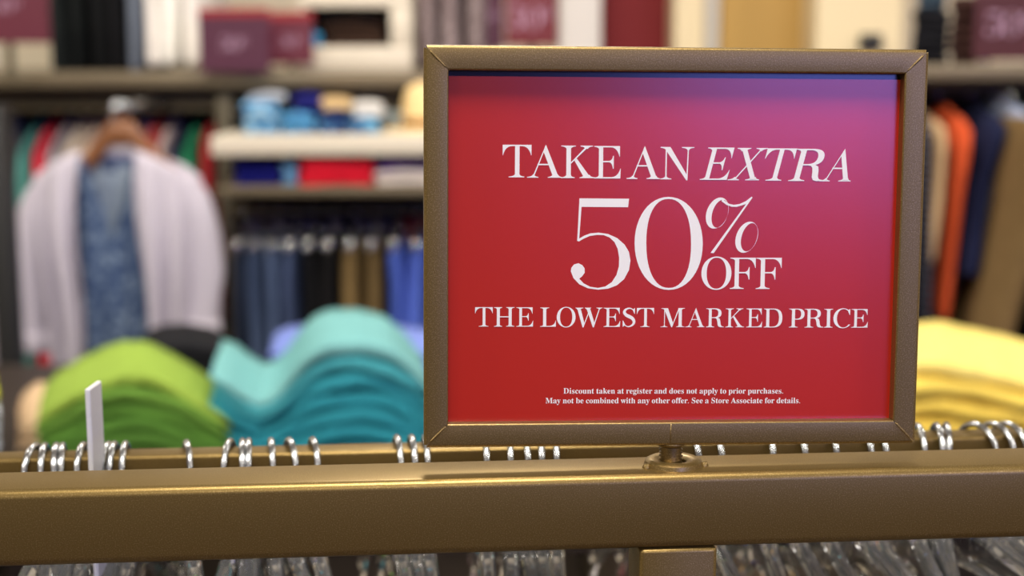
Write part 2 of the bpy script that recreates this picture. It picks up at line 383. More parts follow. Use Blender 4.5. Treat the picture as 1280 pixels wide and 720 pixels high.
GL = {
 'T': (.887, [rect(.381, .52, 0, 1), rect(.02, .867, 1 - HB, 1), wedge_tr(.887, .32, .28), flipx(wedge_tr(.887, .32, .28), .887), foot(.186, .67, .381, .52)]),
 'A': (1.0, [[(.54, 1.02), (.905, .04), (.745, .04), (.475, .80), (.50, .93)], [(.54, 1.02), (.535, .93), (.205, .04), (.165, .04)], rect(.30, .66, .385, .385 + HB), foot(0, .33, .168, .205), foot(.60, 1.0, .735, .90)]),
 'K': (1.04, [rect(.16, .30, 0, 1), foot(0, .45, .16, .30, True), foot(0, .42, .16, .30), [(.74, .95), (.82, .95), (.29, .43), (.29, .475)], foot(.59, .97, .73, .82, True), [(.405, .545), (.475, .61), (.89, .04), (.69, .04)], foot(.57, 1.04, .69, .88)]),
 'E': (.815, eglyph()), 'F': (.80, eglyph(False)),
 'N': (1.03, [rect(.155, .195, 0, .9), foot(0, .345, .155, .195), [(0, 1), (.30, 1), (.84, .10), (.835, -.03), (.80, -.03), (.165, .90)] + qb((.165, .90), (.13, .96), (0, .975)), [(.80, -.03), (.835, -.03), (.865, .95), (.83, .95)], foot(.65, 1.03, .825, .868, True)]),
 'X': (1.01, [[(.19, .97), (.355, .97), (.865, .03), (.705, .03)], [(.79, .97), (.84, .97), (.235, .03), (.185, .03)], foot(.05, .48, .19, .355, True), foot(.645, 1.01, .79, .84, True), foot(0, .355, .185, .235), foot(.55, .99, .705, .865)]),
 'R': (.92, [rect(.14, .285, 0, 1), foot(0, .30, .14, .285, True), foot(0, .43, .14, .285), bowl(.20, .79, .485, 1, .165),
      [(.44, .525), (.60, .51), (.70, .45), (.735, .33), (.755, .16), (.79, .075), (.84, .045), (.92, .03), (.92, 0), (.74, 0), (.65, .03), (.60, .12), (.58, .28), (.55, .41), (.50, .47), (.42, .487)]]),
 'H': (1.05, [rect(.145, .30, 0, 1), rect(.75, .905, 0, 1), rect(.2, .8, .48, .48 + HB + .01), foot(0, .42, .145, .30), foot(0, .42, .145, .30, True), foot(.63, 1.05, .75, .905), foot(.63, 1.05, .75, .905, True)]),
 'L': (.79, [rect(.145, .305, 0, 1), foot(0, .45, .145, .305, True), foot(0, .3, .145, .305), rect(.1, .7, 0, HB), flipy(wedge_tr(.79, .32, .3))]),
 'O': (.97, ['ring', ell(.485, .5, .485, .535, 2.05, 48), ell(.485, .5, .315, .497, 2.2, 48)]),
 'W': (1.39, [[(.08, .97), (.26, .97), (.46, .20), (.41, -.03), (.37, -.03)], [(.37, -.03), (.42, -.03), (.72, .80), (.69, .84)], [(.56, .97), (.745, .97), (.985, .20), (.945, -.03), (.90, -.03)], [(.90, -.03), (.955, -.03), (1.265, .97), (1.21, .97)], foot(0, .40, .08, .26, True), foot(.48, .80, .56, .745, True), foot(1.08, 1.39, 1.21, 1.265, True)]),
 'S': (.69, [stroke([(.60, .77, .03), (.54, .90, .045), (.36, .98, .06), (.17, .91, .11), (.10, .77, .145), (.19, .63, .165), (.36, .54, .18), (.53, .43, .165), (.60, .26, .14), (.52, .10, .10), (.32, .015, .06), (.14, .09, .045), (.055, .24, .03)]), [(.64, 1), (.64, .69), (.615, .69), (.52, .90), (.58, .95)], [(.02, 0), (.02, .33), (.045, .33), (.16, .10), (.09, .05)]]),
 'M': (1.28, [rect(.185, .225, 0, .95), foot(0, .37, .185, .225), [(.03, 1), (.38, 1), (.65, .25), (.60, -.01), (.57, -.01), (.20, .90)] + qb((.20, .90), (.15, .965), (.03, .975)), [(.57, -.01), (.61, -.01), (.98, .93), (.95, .97), (.935, .97)], rect(.95, 1.12, 0, 1), foot(.83, 1.27, .95, 1.12), [(.93, 1), (1.28, 1), (1.28, .976)] + qb((1.28, .976), (1.14, .965), (1.12, .9)) + [(.95, .9)]]),
 'D': (.97, [rect(.125, .285, 0, 1), foot(0, .30, .125, .285, True), foot(0, .30, .125, .285), bowl(.20, .97, 0, 1, .175)]),
 'P': (.79, [rect(.14, .30, 0, 1), foot(0, .30, .14, .30, True), foot(0, .45, .14, .30), bowl(.22, .79, .42, 1, .175)]),
 'I': (.45, [rect(.145, .31, 0, 1), foot(0, .45, .145, .31, True), foot(0, .45, .145, .31)]),
 'C': (.90, [ell(.50, .5, .50, .535, 2.05, 36, math.radians(38), math.radians(322), False) + ell(.53, .5, .345, .495, 2.1, 36, math.radians(-42), math.radians(-318), False), [(.87, 1), (.87, .68), (.845, .68), (.76, .86), (.80, .96)]]),
}
def add_poly(bm, outer, holes, fn):
    loops = [[Vector((x, y, 0)) for x, y in outer]] + [[Vector((x, y, 0)) for x, y in h] for h in holes]
    flat = [p for l in loops for p in l]
    vv = [bm.verts.new(fn(p.x, p.y)) for p in flat]
    for t in tessellate_polygon(loops):
        try: bm.faces.new([vv[i] for i in t])
        except ValueError: pass
INK_Y = 0.00516
LAYER = [0]
def on_card(u, v):
    k = 1 + INK_Y / 0.555                       # the card sits back in its frame
    u = -107 + (u + 107) * k; v = 176 + (v - 176) * k
    return Vector((u / 1000, INK_Y - (LAYER[0] % 16) * 1e-5, v / 1000))
def add_line(bm, items):
    for it in items:
        ch, x0, x1, base, cap = it[:5]; it_ = 0.25 if len(it) > 5 and it[5] else 0.0
        w_, polys = GL[ch]; s = (x1 - x0) / w_
        fn = lambda x, y: on_card(x0 + s * x + it_ * y * cap, base + cap * y)
        if polys[0] == 'ring': LAYER[0] += 1; add_poly(bm, polys[1], [polys[2]], fn)
        else:
            for p in polys: LAYER[0] += 1; add_poly(bm, p, [], fn)
L1=[('T',-67.18,-56.21,104.94,12.32,0),('A',-57.87,-44.63,104.84,12.32,0),('K',-44.88,-31.88,104.73,12.33,0),('E',-32.25,-21.99,104.62,12.34,0),('A',-19.74,-6.88,104.49,12.34,0),('N',-6.73,6.29,104.37,12.35,0),('E',8.53,19.19,104.24,12.36,1),('X',19.41,31.89,104.13,12.36,1),('T',31.7,43.14,104.02,12.37,1),('R',42.96,56.57,103.91,12.37,1),('A',55.31,67.57,103.8,12.38,1)]
L3=[('T',-77.44,-70.68,47.81,7.47),('H',-70.19,-62.3,47.76,7.47),('E',-61.59,-55.11,47.71,7.46),('L',-52.4,-46.3,47.64,7.45),('O',-45.99,-38.72,47.6,7.44),('W',-38.75,-28.32,47.54,7.43),('E',-27.86,-21.39,47.48,7.42),('S',-20.55,-15.32,47.43,7.42),('T',-14.94,-8.24,47.39,7.41),('M',-5.64,3.8,47.31,7.4),('A',4.11,11.63,47.25,7.39),('R',12.16,19.16,47.2,7.38),('K',19.79,27.18,47.15,7.37),('E',27.96,34.2,47.09,7.37),('D',34.89,42.15,47.04,7.36),('P',44.83,50.94,46.98,7.35),('R',51.0,58.44,46.93,7.34),('I',58.72,62.18,46.89,7.33),('C',62.4,69.23,46.86,7.33),('E',69.55,76.16,46.81,7.32)]
OFF=[('O',9.97,21.72,62.2,12.1),('F',21.15,31.35,62.15,12.11),('F',31.35,41.58,62.09,12.13)]
FLAG=[(-37.7,97.03),(-18.61,96.93),(-18.94,93.67),(-36.88,93.77),(-37.64,81.54),(-38.34,80.55),(-38.4,80.88)]
FIVE=[(-38.4,80.88),(-38.13,81.32),(-35.76,82.76),(-33.27,83.65),(-30.21,83.92),(-26.58,83.42),(-22.92,81.8),(-20.08,79.3),(-18.35,76.51),(-17.73,73.17),(-18.23,69.55),(-20.12,65.93),(-22.88,63.59),(-26.22,62.32),(-30.13,61.94),(-34.05,62.46),(-37.43,64.03),(-39.69,66.43),(-40.74,69.05),(-40.53,70.44),(-39.49,71.72),(-37.83,72.16),(-36.31,71.43),(-35.4,70.15),(-35.37,68.48),(-36.36,67.09),(-37.46,66.2),(-35.76,64.41),(-33.22,63.07),(-30.14,62.61),(-27.35,63.16),(-24.86,64.82),(-23.06,67.61),(-22.17,70.95),(-22.12,74.29),(-22.74,77.63),(-24.01,80.3),(-26.0,82.08),(-28.24,82.97),(-30.75,83.03),(-33.53,82.65),(-36.02,81.54),(-37.79,80.49)]
ZO=[(10.27,79.75),(10.21,77.29),(9.94,74.95),(9.44,72.71),(8.73,70.61),(7.83,68.67),(6.74,66.93),(5.49,65.4),(4.08,64.12),(2.55,63.11),(0.92,62.37),(-0.81,61.93),(-2.63,61.79),(-4.45,61.94),(-6.19,62.4),(-7.85,63.14),(-9.42,64.17),(-10.87,65.46),(-12.19,66.98),(-13.34,68.73),(-14.32,70.67),(-15.11,72.77),(-15.69,75.0),(-16.07,77.33),(-16.22,79.79),(-16.16,82.25),(-15.87,84.58),(-15.37,86.8),(-14.66,88.89),(-13.76,90.81),(-12.67,92.54),(-11.43,94.05),(-10.03,95.32),(-8.51,96.33),(-6.88,97.06),(-5.17,97.51),(-3.36,97.66),(-1.55,97.51),(0.18,97.07),(1.84,96.33),(3.41,95.32),(4.86,94.05),(6.18,92.54),(7.34,90.8),(8.33,88.88),(9.12,86.78),(9.72,84.55),(10.1,82.22)]
ZI=[(5.71,79.76),(5.71,76.95),(5.56,74.59),(5.28,72.44),(4.87,70.47),(4.33,68.7),(3.67,67.12),(2.9,65.76),(2.03,64.62),(1.05,63.73),(-0.03,63.08),(-1.22,62.7),(-2.64,62.57),(-4.07,62.71),(-5.28,63.1),(-6.38,63.75),(-7.39,64.65),(-8.31,65.79),(-9.14,67.16),(-9.86,68.74),(-10.46,70.51),(-10.96,72.48),(-11.32,74.63),(-11.57,76.98),(-11.69,79.79),(-11.67,82.59),(-11.52,84.94),(-11.24,87.07),(-10.82,89.03),(-10.29,90.79),(-9.63,92.36),(-8.86,93.71),(-7.99,94.83),(-7.02,95.72),(-5.95,96.36),(-4.77,96.75),(-3.35,96.88),(-1.93,96.75),(-0.73,96.37),(0.37,95.72),(1.38,94.83),(2.3,93.71),(3.13,92.35),(3.85,90.79),(4.46,89.02),(4.96,87.06),(5.33,84.92),(5.58,82.57)]
P1O=[(19.94,91.5),(19.62,90.33),(19.15,89.2),(18.55,88.16),(17.84,87.25),(17.04,86.5),(16.19,85.95),(15.32,85.61),(14.46,85.49),(13.65,85.61),(12.92,85.95),(12.29,86.51),(11.79,87.25),(11.44,88.16),(11.25,89.2),(11.23,90.33),(11.38,91.5),(11.7,92.67),(12.17,93.8),(12.77,94.84),(13.48,95.74),(14.28,96.49),(15.13,97.05),(16.0,97.39),(16.85,97.5),(17.66,97.39),(18.4,97.05),(19.03,96.49),(19.53,95.75),(19.88,94.84),(20.07,93.8),(20.09,92.67)]
P1I=[(19.83,91.22),(19.56,90.17),(19.18,89.16),(18.71,88.22),(18.16,87.4),(17.56,86.73),(16.93,86.23),(16.29,85.93),(15.66,85.82),(15.08,85.93),(14.56,86.24),(14.12,86.74),(13.79,87.41),(13.56,88.23),(13.46,89.16),(13.49,90.17),(13.64,91.22),(13.91,92.28),(14.29,93.29),(14.76,94.22),(15.3,95.04),(15.91,95.71),(16.54,96.2),(17.18,96.51),(17.81,96.61),(18.39,96.51),(18.91,96.21),(19.34,95.71),(19.68,95.04),(19.9,94.22),(20.0,93.29),(19.98,92.28)]
P2O=[(31.68,82.18),(31.37,81.0),(30.9,79.87),(30.3,78.83),(29.58,77.91),(28.78,77.16),(27.93,76.61),(27.06,76.27),(26.2,76.15),(25.38,76.27),(24.64,76.61),(24.01,77.17),(23.51,77.92),(23.16,78.84),(22.97,79.88),(22.95,81.01),(23.1,82.19),(23.41,83.37),(23.88,84.5),(24.48,85.54),(25.19,86.45),(25.99,87.2),(26.84,87.75),(27.71,88.1),(28.57,88.21),(29.39,88.1),(30.13,87.75),(30.76,87.2),(31.26,86.45),(31.62,85.53),(31.81,84.49),(31.83,83.36)]
P2I=[(31.51,82.18),(31.24,81.11),(30.86,80.09),(30.39,79.14),(29.84,78.31),(29.23,77.63),(28.6,77.12),(27.95,76.81),(27.32,76.71),(26.74,76.81),(26.22,77.13),(25.78,77.63),(25.44,78.32),(25.22,79.15),(25.12,80.09),(25.15,81.12),(25.3,82.19),(25.57,83.26),(25.95,84.28),(26.42,85.23),(26.97,86.05),(27.57,86.73),(28.21,87.24),(28.85,87.55),(29.48,87.65),(30.07,87.55),(30.59,87.24),(31.03,86.73),(31.36,86.05),(31.59,85.22),(31.69,84.28),(31.66,83.25)]
SW=[(17.5,96.95),(18.93,95.95),(20.24,95.06),(22.05,94.67),(24.3,95.01),(26.81,96.17),(28.91,97.84),(29.31,97.51),(14.61,76.01),(13.37,76.12),(26.84,95.01),(25.33,94.51),(23.2,93.89),(21.23,93.95),(19.24,94.62),(17.24,96.06)]
